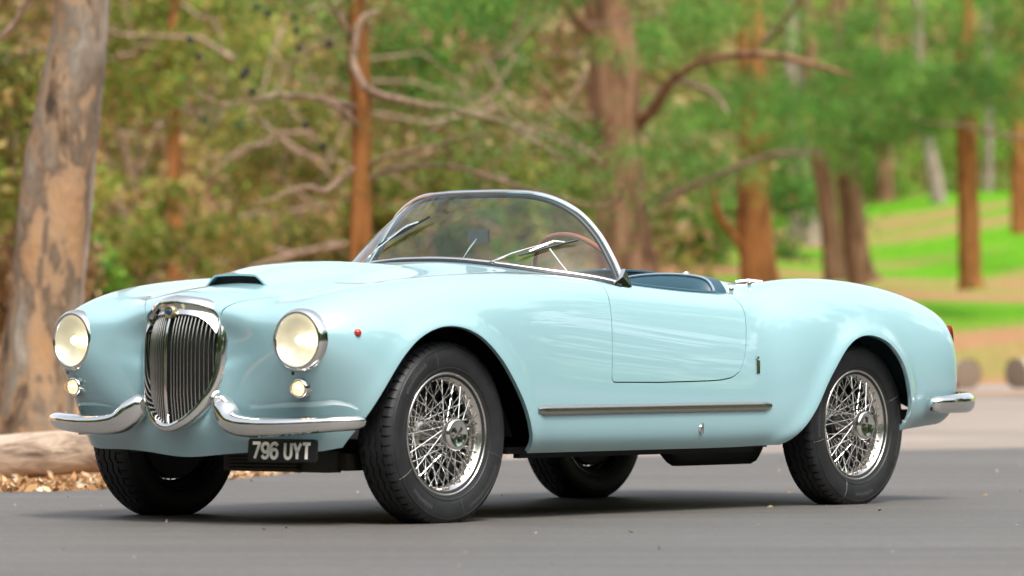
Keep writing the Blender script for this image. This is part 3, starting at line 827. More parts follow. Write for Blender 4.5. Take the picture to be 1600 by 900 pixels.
def make_wheel():
    e = empty('wheel', (0, 0, 0), car)
    tyre_meshes().build('tyre', M['tyre'], e, sharp=50)
    tread_mesh().build('tread', M['tyre'], e, sharp=25)
    # moulding lines and illegible moulded marks on the sidewall
    mb = MB()
    side = lambda r: float(np.interp(r, [.212, .225, .245, .268, .288, .300, .3095], [.066, .074, .0805, .083, .080, .074, .066]))
    for a in (R_(28), R_(75), R_(197), R_(255), R_(330)):
        G = []
        for r in np.linspace(.222, .300, 10): G.append([(r * math.cos(a) + d * math.sin(a), side(r) + hh_, r * math.sin(a) - d * math.cos(a)) for d, hh_ in ((-.0011, .0002), (0, .0016), (.0011, .0002))])
        mb.grid(G)
    rs = np.random.default_rng(3)
    for a0, a1, r0 in ((32, 62, .272), (205, 245, .270), (292, 316, .268)):
        a = a0
        while a < a1:
            wch = rs.uniform(1.6, 2.6)
            for q in range(2):
                aa = R_(a + (wch * .7 if q else 0)); G = [[(r * math.cos(aa) + d * math.sin(aa), side(r) + .0012, r * math.sin(aa) - d * math.cos(aa)) for d in (-.0012, .0012)] for r in (r0 - .007, r0 + .007 * rs.uniform(.4, 1))]
                mb.grid(G)
            rr_ = r0 + (.007 if rs.random() < .5 else 0)
            G = [[(r * math.cos(aa), side(r) + .0012, r * math.sin(aa)) for aa in (R_(a), R_(a + wch * .7))] for r in (rr_ - .001, rr_ + .001)]
            mb.grid(G); a += wch + 1.1
    mb.build('sidewall_marks', M['tyre_line'], e, smooth=False)['kind'] = 'stuff'
    mb = MB(); mb.lathe([(.2135, .058), (.2155, .064), (.2130, .069), (.2085, .0695), (.205, .066), (.2025, .056), (.197, .048), (.188, .044), (.182, .030), (.181, -.03), (.188, -.044), (.2, -.052), (.205, -.066), (.213, -.069), (.2155, -.064), (.2135, -.058)], 72, 'y')
    mb.build('rim', M['steel'], e, sharp=60)
    mb = MB(); mb.lathe([(.030, .105), (.040, .100), (.046, .088), (.046, .078), (.036, .070), (.034, .050), (.034, -.040), (.044, -.044), (.046, -.056), (.03, -.060)], 32, 'y')
    mb.build('hub', M['steel'], e)
    mb = MB(); mb.lathe([(.0, -.052), (.17, -.052), (.176, -.04), (.176, .0)], 40, 'y'); 
    for k in range(36):
        a = 2 * math.pi * k / 36; mb.box((.150 * math.cos(a), -.046, .150 * math.sin(a)), (.016, .006, .003), Matrix.Rotation(-a, 3, 'Y'))
    mb.build('brake_drum', plain('dark_brake_drum', (.03, .03, .032), .5, .5) if 'drum' not in M else M['drum'], e)
    mb = MB(); mb.lathe([(0, .116), (.036, .114), (.042, .119), (.050, .119), (.056, .112), (.057, .098), (.040, .092)], 32, 'y'); mb.build('hub_cap', M['chrome'], e, sharp=60)
    mb = MB()
    for a in (45, 135, 225, 315): mb.box((.020 * math.cos(R_(a)), .1165, .020 * math.sin(R_(a))), (.011, .0008, .0045), Matrix.Rotation(-R_(a), 3, 'Y'))
    mb.build('cap_engraving', plain('dark_engraving', (.06, .06, .06), .4, .6), e, smooth=False)
    # spokes: three families laced between hub and rim, one mesh per spoke kind, rotated copies
    fams = [(18, .044, .080, +38, .192, .046, 0), (18, .044, .076, -38, .192, .042, 10), (18, .045, -.048, +46, .184, .012, 5), (18, .045, -.048, -46, .184, .008, 15)]
    for nsp, rh, yh, lead, rr, yr, ph in fams:
        a = R_(lead); mb = MB()
        p0 = (rh * math.cos(a), yh, rh * math.sin(a)); p1 = (rr, yr, 0)
        d = Vector(p1) - Vector(p0); pe = Vector(p0) + d * .90
        mb.tube([p0, tuple(pe), tuple(pe + d * .001), p1], [.0019, .0019, .0034, .0034], 6)
        first = None
        for k in range(nsp):
            if first is None: o = mb.build('spoke', M['chrome'], e, sharp=80); first = o
            else: o = first.copy(); COL.objects.link(o)
            o.parent = e; o.rotation_euler = (0, R_(ph + 360 * k / nsp), 0)
    return e
wheel0 = make_wheel()
kids = list(wheel0.children)
def copy_wheel():
    e = wheel0.copy(); COL.objects.link(e); e.parent = car
    for k in kids: c = k.copy(); COL.objects.link(c); c.parent = e
    return e
YT = .632
for i, (x, s_, rot) in enumerate(((2.45, 1, 0), (0, 1, 40), (2.45, -1, 15), (0, -1, 75))):
    e = wheel0 if i == 0 else copy_wheel()
    e.location = (x - CO.x, YT * s_ * (1 if x > 1 else 1.012), TR)
    e.rotation_euler = (0, R_(rot), R_(0 if s_ == 1 else 180))

# ================================================================== SITE
GZ = .012                                      # road level under the tyres
def sitemesh(name, mat, kind='structure', parent=None):
    pass
def px3(px, py, D, dz=0.0):
    """a point D metres ahead seen along a given direction of the site plan"""
    S = (px - 800) * D / 7000; z = CAM[2] + (548 - py) * D / 7000 + dz
    return np.array(site(D, S, z))
def hgt(D, S):
    D = np.asarray(D, float); S = np.asarray(S, float)
    z = .008 * np.clip(D - 31, 0, 17) + .072 * np.clip(D - 48, 0, 47) + .03 * np.clip(D - 95, 0, 40) + .34 * np.clip(D - 128, 0, 90)
    z = z + .30 * sstep(52, 75, D) * np.sin(S * .35 + D * .11) + .2 * sstep(60, 90, D) * np.sin(S * .13 - D * .07)
    z = z + sstep(-3, -14, S) * sstep(26, 60, D) * .9
    return z
Dg = np.concatenate([np.linspace(-600, -20, 12), np.linspace(-10, 30, 21), np.linspace(32, 140, 100), np.linspace(145, 260, 24), np.array([320, 500, 900])])
Sg = np.concatenate([np.linspace(-700, -60, 8), np.linspace(-50, 50, 101), np.linspace(60, 700, 8)])
V = []; 
for D in Dg:
    zz = hgt(np.full(len(Sg), D), Sg)
    for S, z in zip(Sg, zz): V.append((D, -S, float(z) - .004 + GZ - .006))
nS = len(Sg)
F = [(i * nS + j, i * nS + j + 1, (i + 1) * nS + j + 1, (i + 1) * nS + j) for i in range(len(Dg) - 1) for j in range(nS - 1)]
F = [f[::-1] for f in F]
def ground_mat():
    m, t, b = newmat('parkland_ground')
    co = t.nodes.new('ShaderNodeTexCoord'); sp = t.nodes.new('ShaderNodeSeparateXYZ'); t.links.new(co.outputs['Object'], sp.inputs[0])
    mp = t.nodes.new('ShaderNodeMapping'); mp.inputs['Scale'].default_value = (.15, .035, .2)
    mr0 = t.nodes.new('ShaderNodeMapping'); mr0.inputs['Rotation'].default_value = (0, 0, -.85); t.links.new(co.outputs['Object'], mr0.inputs[0]); t.links.new(mr0.outputs[0], mp.inputs[0])
    big = noise(t, 1.0, 6, .60, mp.outputs[0], .5)
    fine = noise(t, 9, 6, .65, co.outputs['Object'])
    grass = ramp(t, fine.outputs[0], [(.3, (.04, .15, .004)), (.5, (.085, .26, .006)), (.7, (.18, .36, .014))])
    dirt = ramp(t, fine.outputs[0], [(.25, (.19, .095, .045)), (.55, (.33, .18, .09)), (.8, (.42, .27, .15))])
    # lawn only to the right of the site and beyond the pavement
    lawn = t.nodes.new('ShaderNodeMapRange'); lawn.interpolation_type = 'SMOOTHSTEP'; lawn.inputs['From Min'].default_value = -1.5; lawn.inputs['From Max'].default_value = -3.5
    t.links.new(sp.outputs[1], lawn.inputs[0])
    sel = ramp(t, big.outputs[0], [(.465, (1, 1, 1)), (.565, (0, 0, 0))])
    mu = t.nodes.new('ShaderNodeMath'); mu.operation = 'MULTIPLY'; t.links.new(lawn.outputs[0], mu.inputs[0]); t.links.new(sel.outputs[0], mu.inputs[1])
    near = t.nodes.new('ShaderNodeMapRange'); near.inputs['From Min'].default_value = 49; near.inputs['From Max'].default_value = 50.5
    t.links.new(sp.outputs[0], near.inputs[0])
    mu2 = t.nodes.new('ShaderNodeMath'); mu2.operation = 'MULTIPLY'; t.links.new(mu.outputs[0], mu2.inputs[0]); t.links.new(near.outputs[0], mu2.inputs[1])
    c = mixc(t, mu2.outputs[0], dirt.outputs[0], grass.outputs[0])
    t.links.new(c, b.inputs['Base Color']); b.inputs['Roughness'].default_value = .95; b.inputs['Specular IOR Level'].default_value = .1
    bump(t, b, fine.outputs[0], .5, .03)
    return m
def in_site(o):
    o.location = (CAM[0], CAM[1], 0); o.rotation_euler = (0, 0, YAW); return o
g = in_site(mesh_obj('ground', V, F, ground_mat())); tag(g, 'brown park ground with bright green lawn patches rising behind the road', kind='structure')

# ---- asphalt road and pale pavement, sheets in the site frame (x = D, y = -S)
def pd(px, py): D = 7000 * (CAM[2] - GZ) / (py - 548.0); return D, (px - 800) * D / 7000
EDGE = [pd(*p) for p in [(0, 768), (150, 765), (280, 756), (400, 745), (500, 734), (640, 722), (1000, 713), (1200, 708), (1420, 703), (1600, 699)]]
EDGE = catmull(EDGE, 8); EDGE = np.vstack([[EDGE[0][0] - 5.2, EDGE[0][1] - 12], EDGE, [EDGE[-1][0] + 3, EDGE[-1][1] + 14]])
def strip(name, near, far, nseg, z, mat, jit=0.0):
    G = []
    for a, b_ in zip(near, far):
        G.append([(a[0] + (b_[0] - a[0]) * q, -(a[1] + (b_[1] - a[1]) * q), z) for q in np.linspace(0, 1, nseg)])
    mb = MB(); mb.grid(G); o = mb.build(name, mat, None); return in_site(o)
def asphalt_mat():
    m, t, b = newmat('worn_asphalt')
    co = t.nodes.new('ShaderNodeTexCoord')
    f1 = noise(t, 220, 3, .6, co.outputs['Object']); f2 = noise(t, .5, 4, .6, co.outputs['Object']); 
    mp = t.nodes.new('ShaderNodeMapping'); mp.inputs['Scale'].default_value = (2.2, .18, 1); t.links.new(co.outputs['Object'], mp.inputs[0])
    f3 = noise(t, 1.0, 5, .6, mp.outputs[0])
    f1 = noise(t, 45, 5, .75, co.outputs['Object'])
    a = ramp(t, f1.outputs[0], [(.30, (.073, .068, .063)), (.5, (.102, .095, .088)), (.70, (.135, .126, .117))])
    c = mixc(t, f2.outputs[0], (.80, .80, .80), (1.15, 1.14, 1.12))
    mm = t.nodes.new('ShaderNodeMix'); mm.data_type = 'RGBA'; mm.blend_type = 'MULTIPLY'; mm.inputs[0].default_value = 1
    t.links.new(a.outputs[0], mm.inputs[6]); t.links.new(c, mm.inputs[7])
    c3 = ramp(t, f3.outputs[0], [(.3, (.82, .82, .82)), (.7, (1.14, 1.14, 1.14))])
    m3 = t.nodes.new('ShaderNodeMix'); m3.data_type = 'RGBA'; m3.blend_type = 'MULTIPLY'; m3.inputs[0].default_value = 1
    t.links.new(mm.outputs[2], m3.inputs[6]); t.links.new(c3.outputs[0], m3.inputs[7])
    t.links.new(m3.outputs[2], b.inputs['Base Color']); b.inputs['Roughness'].default_value = .62
    bump(t, b, f1.outputs[0], .5, .004)
    return m
far = [(d, s) for d, s in EDGE]; far = [(far[0][0] - 1.0, far[0][1] - 280)] + far + [(far[-1][0] + 8, far[-1][1] + 280)]
near = [(-120, s) for d, s in far]
tag(strip('road', near, far, 30, GZ, asphalt_mat()), 'grey asphalt road under the car', kind='structure')
def pave_mat():
    m, t, b = newmat('pale_dusty_pavement')
    co = t.nodes.new('ShaderNodeTexCoord'); f1 = noise(t, 40, 5, .65, co.outputs['Object']); f2 = noise(t, .35, 4, .6, co.outputs['Object'])
    a = ramp(t, f1.outputs[0], [(.3, (.225, .185, .158)), (.7, (.30, .26, .225))]); c = ramp(t, f2.outputs[0], [(.35, (.78, .76, .74)), (.65, (1.1, 1.08, 1.05))])
    mm = t.nodes.new('ShaderNodeMix'); mm.data_type = 'RGBA'; mm.blend_type = 'MULTIPLY'; mm.inputs[0].default_value = 1
    t.links.new(a.outputs[0], mm.inputs[6]); t.links.new(c.outputs[0], mm.inputs[7]); t.links.new(mm.outputs[2], b.inputs['Base Color'])
    b.inputs['Roughness'].default_value = .85; bump(t, b, f1.outputs[0], .3, .01); return m
E2 = [e for e in EDGE if e[1] > -.6]
G = []
for d, s in E2 + [(E2[-1][0] + 20, E2[-1][1] + 160)]:
    G.append([(d - .15 + (49.3 + .04 * s - d) * q, -(s + .9 * s * q), float(hgt(d - .15 + (49.3 + .04 * s - d) * q, 0.0)) + GZ - .004) for q in np.linspace(0, 1, 40)])
mb = MB(); mb.grid(G); tag(in_site(mb.build('pavement', pave_mat(), None)), 'pale dusty pavement beyond the asphalt', kind='structure')

# ---- bark and leaves
def bark_mat(name, stops, scale, stretch, bstr=.8, bdist=.03):
    m, t, b = newmat(name)
    v = mapping(t, (1, 1, stretch)); n = noise(t, scale, 6, .62, v, .6)
    r = ramp(t, n.outputs[0], stops); t.links.new(r.outputs[0], b.inputs['Base Color']); b.inputs['Roughness'].default_value = .9
    b.inputs['Specular IOR Level'].default_value = .15
    n2 = noise(t, scale * 2.5, 5, .6, v); bump(t, b, n2.outputs[0], bstr, bdist); return m
M['bark_pine'] = bark_mat('orange_pine_bark', [(.30, (.06, .026, .010)), (.45, (.21, .085, .026)), (.62, (.34, .145, .045)), (.8, (.30, .17, .09))], 7, .22)
M['bark_brown'] = bark_mat('brown_bark', [(.30, (.055, .032, .019)), (.5, (.21, .112, .060)), (.75, (.34, .205, .125))], 7, .22)
M['bark_grey'] = bark_mat('grey_bark', [(.30, (.12, .09, .07)), (.5, (.28, .22, .18)), (.75, (.40, .33, .27))], 6, .3)
M['bark_twig'] = bark_mat('bare_branch_bark', [(.30, (.13, .085, .06)), (.55, (.32, .215, .155)), (.75, (.50, .38, .30))], 16, .5)
def euc_mat():
    m, t, b = newmat('mottled_eucalyptus_bark')
    v = mapping(t, (1, 1, .42)); n = noise(t, 6.5, 6, .65, v, .35); n2 = noise(t, 3.6, 4, .6, mapping(t, (1, 1, .40)), .3)
    r = ramp(t, n.outputs[0], [(.34, (.045, .028, .016)), (.43, (.14, .09, .052)), (.50, (.30, .20, .115)), (.56, (.17, .14, .105)), (.68, (.28, .245, .20))])
    r2 = ramp(t, n2.outputs[0], [(.36, (.36, .21, .10)), (.47, (.31, .20, .115)), (.51, (.12, .082, .052)), (.57, (.20, .155, .11)), (.70, (.27, .22, .17))])
    n3 = noise(t, 1.7, 3, .5, mapping(t, (1, 1, .5))); k3 = ramp(t, n3.outputs[0], [(.46, (0, 0, 0)), (.52, (1, 1, 1))])
    c = mixc(t, k3.outputs[0], r.outputs[0], r2.outputs[0]); t.links.new(c, b.inputs['Base Color']); b.inputs['Roughness'].default_value = .8
    bump(t, b, n.outputs[0], .9, .04); return m
M['bark_euc'] = euc_mat()
def leaf_mat(name, stops, trans=.35):
    m = bpy.data.materials.new(name); m.use_nodes = True; t = m.node_tree; b = t.nodes['Principled BSDF']
    g_ = t.nodes.new('ShaderNodeNewGeometry'); r = ramp(t, g_.outputs['Random Per Island'], stops)
    n = noise(t, .9, 2, .5, g_.outputs['Position']); hs = t.nodes.new('ShaderNodeHueSaturation')
    mr = t.nodes.new('ShaderNodeMapRange'); mr.inputs['To Min'].default_value = .55; mr.inputs['To Max'].default_value = 1.45
    mr.inputs['From Min'].default_value = .3; mr.inputs['From Max'].default_value = .7
    t.links.new(n.outputs[0], mr.inputs[0]); t.links.new(mr.outputs[0], hs.inputs['Value']); t.links.new(r.outputs[0], hs.inputs['Color'])
    t.links.new(hs.outputs[0], b.inputs['Base Color']); b.inputs['Roughness'].default_value = .6; b.inputs['Specular IOR Level'].default_value = .25
    tl = t.nodes.new('ShaderNodeBsdfTranslucent'); t.links.new(hs.outputs[0], tl.inputs[0]); mx = t.nodes.new('ShaderNodeMixShader'); mx.inputs[0].default_value = trans
    t.links.new(b.outputs[0], mx.inputs[1]); t.links.new(tl.outputs[0], mx.inputs[2]); t.links.new(mx.outputs[0], t.nodes['Material Output'].inputs[0])
    return m
M['needles'] = leaf_mat('pine_needles', [(0, (.035, .125, .02)), (.5, (.09, .25, .035)), (.85, (.18, .34, .05)), (1, (.32, .20, .07))])
M['leaf_olive'] = leaf_mat('olive_leaves', [(0, (.07, .12, .015)), (.40, (.20, .25, .035)), (.75, (.33, .26, .07)), (1, (.42, .25, .09))])
M['leaf_green'] = leaf_mat('fresh_green_leaves', [(0, (.06, .15, .015)), (.6, (.13, .29, .025)), (1, (.28, .36, .07))], .4)
M['leaf_soft'] = leaf_mat('hazy_green_leaves', [(0, (.10, .15, .02)), (.4, (.21, .31, .04)), (.75, (.38, .36, .08)), (1, (.48, .30, .12))], .4)
M['leaf_dry'] = leaf_mat('dry_brown_leaves', [(0, (.17, .085, .035)), (.4, (.34, .20, .095)), (.75, (.48, .33, .19)), (1, (.24, .25, .07))], .3)
def tri_cloud(name, C, size, mat, parent=None, aspect=.5, quad=True, up=0.0, axis=None):
    """many small separate leaf faces at the points C"""
    n = len(C); C = np.asarray(C)
    a = rng.normal(size=(n, 3)) if axis is None else np.asarray(axis) + rng.normal(size=(n, 3)) * .25
    a /= np.linalg.norm(a, axis=1, keepdims=True); r = rng.normal(size=(n, 3)); b_ = np.cross(a, r); b_ /= np.linalg.norm(b_, axis=1, keepdims=True)
    s = np.asarray(size) * rng.uniform(.6, 1.3, n); s = s[:, None]
    if quad:
        P = np.stack([C - a * s, C + b_ * s * aspect, C + a * s, C - b_ * s * aspect], 1); k = 4
    else:
        P = np.stack([C - b_ * s * aspect, C + b_ * s * aspect, C + a * s * 2], 1); k = 3
    me = bpy.data.meshes.new(name); me.vertices.add(n * k); me.vertices.foreach_set('co', P.reshape(-1).astype(np.float32))
    me.loops.add(n * k); me.loops.foreach_set('vertex_index', np.arange(n * k, dtype=np.int32))
    me.polygons.add(n); me.polygons.foreach_set('loop_start', np.arange(n, dtype=np.int32) * k)
    me.materials.append(mat); me.update(calc_edges=True)
    o = bpy.data.objects.new(name, me); COL.objects.link(o)
    if parent is not None: o.parent = parent
    return o
def thing(name, loc, label, cat, group=None):
    o = empty(name, tuple(float(v) for v in loc)); return tag(o, label, cat, group)
def child(o, parent):
    off = Vector((0, 0, 0)); p = parent
    while p is not None: off += p.location; p = p.parent
    o.location = -off; o.parent = parent; return o
def limb(P, r, mat, name, parent, n=9, wob=.12, sub=5):
    r = [q * .62 for q in r]
    P = catmull(P, sub); k = len(P); rr = np.interp(np.linspace(0, 1, k), np.linspace(0, 1, len(r)), r)
    ph = rng.uniform(0, 6); rr = rr * (1 + wob * np.sin(np.arange(k) * 1.9 + ph) * rng.uniform(.3, 1, k))
    mb = MB(); mb.tube(P, rr, n); o = mb.build(name, mat, None, sharp=80); child(o, parent); return o
def trunk_mesh(P, r, mat, name, parent, n=18, sub=10, rough=.10):
    """tapered trunk with an uneven, fluted surface and a flared foot"""
    P = catmull(P, sub); k = len(P); rr = np.interp(np.linspace(0, 1, k), np.linspace(0, 1, len(r)), r)
    V = []; ph = rng.uniform(0, 6, 4)
    for i in range(k):
        d = P[min(i + 1, k - 1)] - P[max(i - 1, 0)]; d /= np.linalg.norm(d); a = np.cross([0, 1, 0.01], d); a /= np.linalg.norm(a); b_ = np.cross(d, a)
        for j in range(n):
            t = 2 * math.pi * j / n
            q = rr[i] * (1 + rough * (math.sin(3 * t + ph[0] + i * .13) * .5 + math.sin(5 * t + ph[1] - i * .21) * .35 + math.sin(2 * t + i * .37 + ph[2]) * .4) + rng.uniform(-1, 1) * rough * .25)
            V.append(P[i] + a * math.cos(t) * q + b_ * math.sin(t) * q)
    F = [(i * n + j, i * n + (j + 1) % n, (i + 1) * n + (j + 1) % n, (i + 1) * n + j) for i in range(k - 1) for j in range(n)]
    o = mesh_obj(name, V, F, mat, None); child(o, parent); return o
def tufts(centers, n, length, spread):
    """needle tufts: returns points and directions"""
    C = np.repeat(np.asarray(centers), n, 0); a = rng.normal(size=C.shape) ; a /= np.linalg.norm(a, axis=1, keepdims=True); return C + rng.normal(size=C.shape) * spread, a
def foliage_on(paths, per, rad, seed_n):
    """points clustered along branch paths"""
    out = []
    for P in paths:
        P = catmull(P, 4)
        for p in P[len(P) // 3:]: out.append(p + rng.normal(size=(per, 3)) * rad)
    return np.concatenate(out)

# ---- fallen logs along the road edge
def log(px0, py0, D0, px1, py1, D1, r, label, group=None, mat=None):
    a = px3(px0, py0, D0); b_ = px3(px1, py1, D1)
    e = thing('log', ((a + b_) / 2)[:2].tolist() + [0], label, 'log', group)
    n = 26; P = [a + (b_ - a) * q + np.array([0, 0, .012 * math.sin(q * 9)]) for q in np.linspace(0, 1, n)]
    o = trunk_mesh([P[0], P[6], P[13], P[19], P[-1]], [r * 1.02, r * .97, r, r * .95, r], mat or M['bark_log'], 'bark', e, 22, 9, .05)
    for k, q in enumerate((a, b_)):
        d = (b_ - a) / np.linalg.norm(b_ - a) * (-1 if k == 0 else 1)
        s1 = np.cross(d, [0, 0, 1]); s1 /= np.linalg.norm(s1); s2 = np.cross(d, s1); V = [q + d * .004]
        for rr_ in (.5, 1.0): V += [q + (s1 * math.cos(t) + s2 * math.sin(t)) * r * rr_ + d * (.004 if rr_ < 1 else -.002) for t in np.linspace(0, 2 * math.pi, 20, endpoint=False)]
        F = [(0, 1 + j, 1 + (j + 1) % 20) for j in range(20)] + [(1 + j, 21 + j, 21 + (j + 1) % 20, 1 + (j + 1) % 20) for j in range(20)]
        child(mesh_obj('cut_end', V, F, M['log_end'], None, smooth=False), e)
    return e
def log_mat():
    m, t, b = newmat('weathered_log')
    c = t.nodes.new('ShaderNodeTexCoord'); mp = t.nodes.new('ShaderNodeMapping'); mp.inputs['Rotation'].default_value = (0, 0, -YAW + math.pi / 2); mp.inputs['Scale'].default_value = (1.2, 6, 6)
    t.links.new(c.outputs['Object'], mp.inputs[0]); n = noise(t, 2.2, 6, .65, mp.outputs[0], .7)
    r = ramp(t, n.outputs[0], [(.28, (.08, .055, .04)), (.40, (.24, .17, .12)), (.52, (.40, .31, .23)), (.75, (.50, .41, .32))]); t.links.new(r.outputs[0], b.inputs['Base Color'])
    b.inputs['Roughness'].default_value = .85; bump(t, b, n.outputs[0], .9, .03); return m
M['bark_log'] = log_mat(); M['log_end'] = plain('cut_log_end', (.20, .145, .10), .9)
log(-420, 722, 20.2, 305, 703, 21.8, .108, 'long weathered log lying beside the road behind the front of the car')
GL_ = 'logs along the far edge of the pavement'
log(1452, 587, 47.0, 1512, 585, 46.0, .155, 'short weathered log just behind the rear bumper of the car, left of two', GL_)
log(1587, 583, 46.0, 1800, 584, 47.5, .150, 'weathered log cut off by the right edge of the picture', GL_)

# ---- leaf litter and bark chips along the left road edge
C = []
for _ in range(4200):
    S = rng.uniform(-5.5, -.35); D = float(np.interp(S, EDGE[:, 1], EDGE[:, 0])) + rng.gamma(1.6, .45) - .15
    C.append(site(D, S, .012 + rng.uniform(.0, .02)))
lit = tri_cloud('leaf_litter', C, .030, leaf_mat('fallen_dry_leaves', [(0, (.14, .07, .03)), (.35, (.36, .18, .07)), (.7, (.50, .33, .17)), (1, (.60, .50, .36))], .1), None, .42)
tag(lit, 'dry fallen leaves and bark chips along the left road edge', kind='stuff')
C = [site(rng.uniform(9, 27), rng.uniform(-2.6, 3.6), GZ + .003) for _ in range(80)]
tag(tri_cloud('stray_leaves', C, .012, leaf_mat('stray_leaf', [(0, (.30, .15, .05)), (1, (.60, .50, .30))], .1), None, .5), 'a few tiny stray leaves on the asphalt', kind='stuff')

# ---- eucalyptus on the left
e = thing('eucalyptus_tree', px3(60, 640, 25.5).tolist(), 'big mottled eucalyptus trunk beside the left edge behind the log', 'tree')
D0 = 25.5
trunk_mesh([px3(48, 700, D0), px3(56, 600, D0), px3(68, 480, D0), px3(82, 330, D0), px3(100, 200, D0), px3(118, 90, D0), px3(124, 0, D0), px3(128, -120, D0), px3(110, -500, D0), px3(60, -1500, D0)],
           [.265, .225, .200, .195, .185, .160, .150, .15, .14, .08], M['bark_euc'], 'trunk', e, 26, 10, .07)
limb([px3(118, 600, D0 - .1), px3(126, 470, D0), px3(140, 330, D0 + .1), px3(150, 200, D0 + .1), px3(162, 60, D0), px3(172, -150, D0)], [.030, .028, .024, .03, .035, .03], M['bark_grey'], 'second_stem', e)
limb([px3(0, 60, D0 + 3), px3(25, 30, D0 + 3), px3(48, -10, D0 + 3)], [.03, .03, .03], M['bark_twig'], 'branch', e)
top = px3(60, -1500, D0); C = []
for _ in range(150):  # crown out of view, spread wide with gaps to streak the paint reflections
    c = top + rng.normal(size=3) * np.array([3.0, 3.0, 1.0]) + np.array([0, 0, .3]); C.append(c + rng.normal(size=(70, 3)) * np.array([.38, .38, .22]))
C = np.concatenate(C)
for _ in range(9):
    q = top + rng.normal(size=3) * np.array([2.6, 2.6, .7]); limb([px3(90, -900, D0), (px3(90, -900, D0) + q) / 2 + np.array([0, 0, .4]), q], [.10, .06, .02], M['bark_grey'], 'limb', e)
child(tri_cloud('crown', C, .07, M['leaf_olive'], None, .3), e)

# ---- slender orange pine behind the bonnet, its bare branches reach across the picture
D1 = 34.0
e = thing('pine_tree', px3(565, 548, D1).tolist(), 'slender orange pine with long bare branches behind the windscreen', 'tree', 'pine trees in the park')
trunk_mesh([px3(561, 560, D1), px3(563, 400, D1), px3(566, 250, D1), px3(563, 120, D1), px3(556, 0, D1), px3(552, -300, D1), px3(560, -900, D1)], [.10, .085, .080, .078, .072, .06, .03], M['bark_pine'], 'trunk', e, 16, 10, .06)
BR = [([(566, 170), (545, 165), (500, 153), (432, 149), (400, 158), (372, 158), (348, 166), (300, 138)], [.05, .042, .040, .038, .03, .026, .022, .010], -.6),
      ([(350, 164), (346, 180), (340, 192)], [.02, .016, .008], -.6),
      ([(566, 205), (540, 178), (512, 158)], [.045, .035, .03], -.5),
      ([(572, 138), (600, 150), (660, 163), (710, 172), (770, 186), (800, 196), (835, 222), (900, 250)], [.055, .048, .045, .045, .040, .03, .022, .008], -1.0),
      ([(770, 158), (790, 178), (822, 205), (855, 235), (900, 262)], [.02, .025, .022, .015, .006], -1.2),
      ([(800, 170), (850, 200), (905, 225), (945, 258)], [.015, .022, .018, .006], -1.4),
      ([(780, 186), (850, 215), (920, 235), (960, 225)], [.02, .022, .018, .007], -.4),
      ([(572, 262), (600, 246), (650, 235), (720, 215), (770, 208)], [.04, .032, .028, .02, .008], -.8),
      ([(575, 285), (600, 268), (650, 260), (705, 260), (770, 278), (850, 302), (930, 322), (968, 312), (972, 290)], [.045, .04, .036, .034, .03, .026, .02, .016, .008], -1.2),
      ([(558, 262), (540, 272), (508, 298), (478, 292), (430, 308), (400, 320)], [.045, .04, .036, .03, .022, .010], -.4),
      ([(592, 18), (566, 28), (556, 60), (552, 95), (560, 118), (572, 140)], [.03, .04, .045, .045, .048, .05], -.3),
      ([(552, 66), (545, 50), (520, 10), (495, -20)], [.03, .035, .04, .045], -.3),
      ([(560, 60), (500, 75), (455, 100), (420, 90)], [.02, .018, .012, .005], .4)]
BP = []
for pts, r, dd in BR:
    P = [px3(x, y, D1 + dd * i / max(1, len(pts) - 1)) for i, (x, y) in enumerate(pts)]; BP.append(P)
    limb(P, r, M['bark_twig'], 'branch', e, 8, .10, 4)
for k in range(15):
    q = px3(rng.uniform(290, 520), rng.uniform(10, 240), D1 + rng.uniform(-.6, .6))
    mb = MB(); mb.lathe([(.0, -.035), (.022, -.022), (.028, 0), (.02, .022), (0, .035)], 8, 'z', tuple(q)); child(mb.build('pine_cone', M['black'], None), e)
C = foliage_on([BP[3], BP[5], BP[8], BP[0], BP[7]], 12, .22, 0); Pn, a = tufts(C[::2], 14, .1, .05)
child(tri_cloud('needles', Pn, .035, M['needles'], None, .10, False, axis=a), e)
C = np.array([px3(rng.uniform(350, 900), rng.uniform(-170, 20), D1 + rng.uniform(-1.5, 1.5)) for _ in range(150)]); Pn, a = tufts(C, 60, .1, .10)
child(tri_cloud('crown', Pn, .05, M['needles'], None, .10, False, axis=a), e)

# ---- the big pine and its limbs right of the windscreen
def pine(label, base, path, r, mat, limbs=(), boughs=(), D=50., nt=60, col='needles', lname='pine_tree', cat='tree', group='pine trees in the park'):
    e = thing(lname, px3(*base, D).tolist(), label, cat, group)
    trunk_mesh([px3(x, y, D) for x, y in path], r, mat, 'trunk', e, 16, 10, .07)
    for pts, rr, dd in limbs:
        limb([px3(x, y, D + dd * i / max(1, len(pts) - 1)) for i, (x, y) in enumerate(pts)], rr, M['bark_twig'] if max(rr) < .09 else mat, 'branch', e, 8, .10, 4)
    if boughs:
        C = []
        for x, y, sx, sy, n in boughs:
            for _ in range(max(2, n // 5)):
                c0 = px3(x + rng.normal() * sx, y + rng.normal() * sy, D + rng.normal() * 1.4 - .8)
                for _ in range(4): C.append(c0 + rng.normal(size=3) * np.array([.20, .20, .10]))
        Pn, a = tufts(np.array(C), nt, .1, .075)
        child(tri_cloud('crown', Pn, .052 * D / 45, M[col], None, .11, False, axis=a), e)
    return e
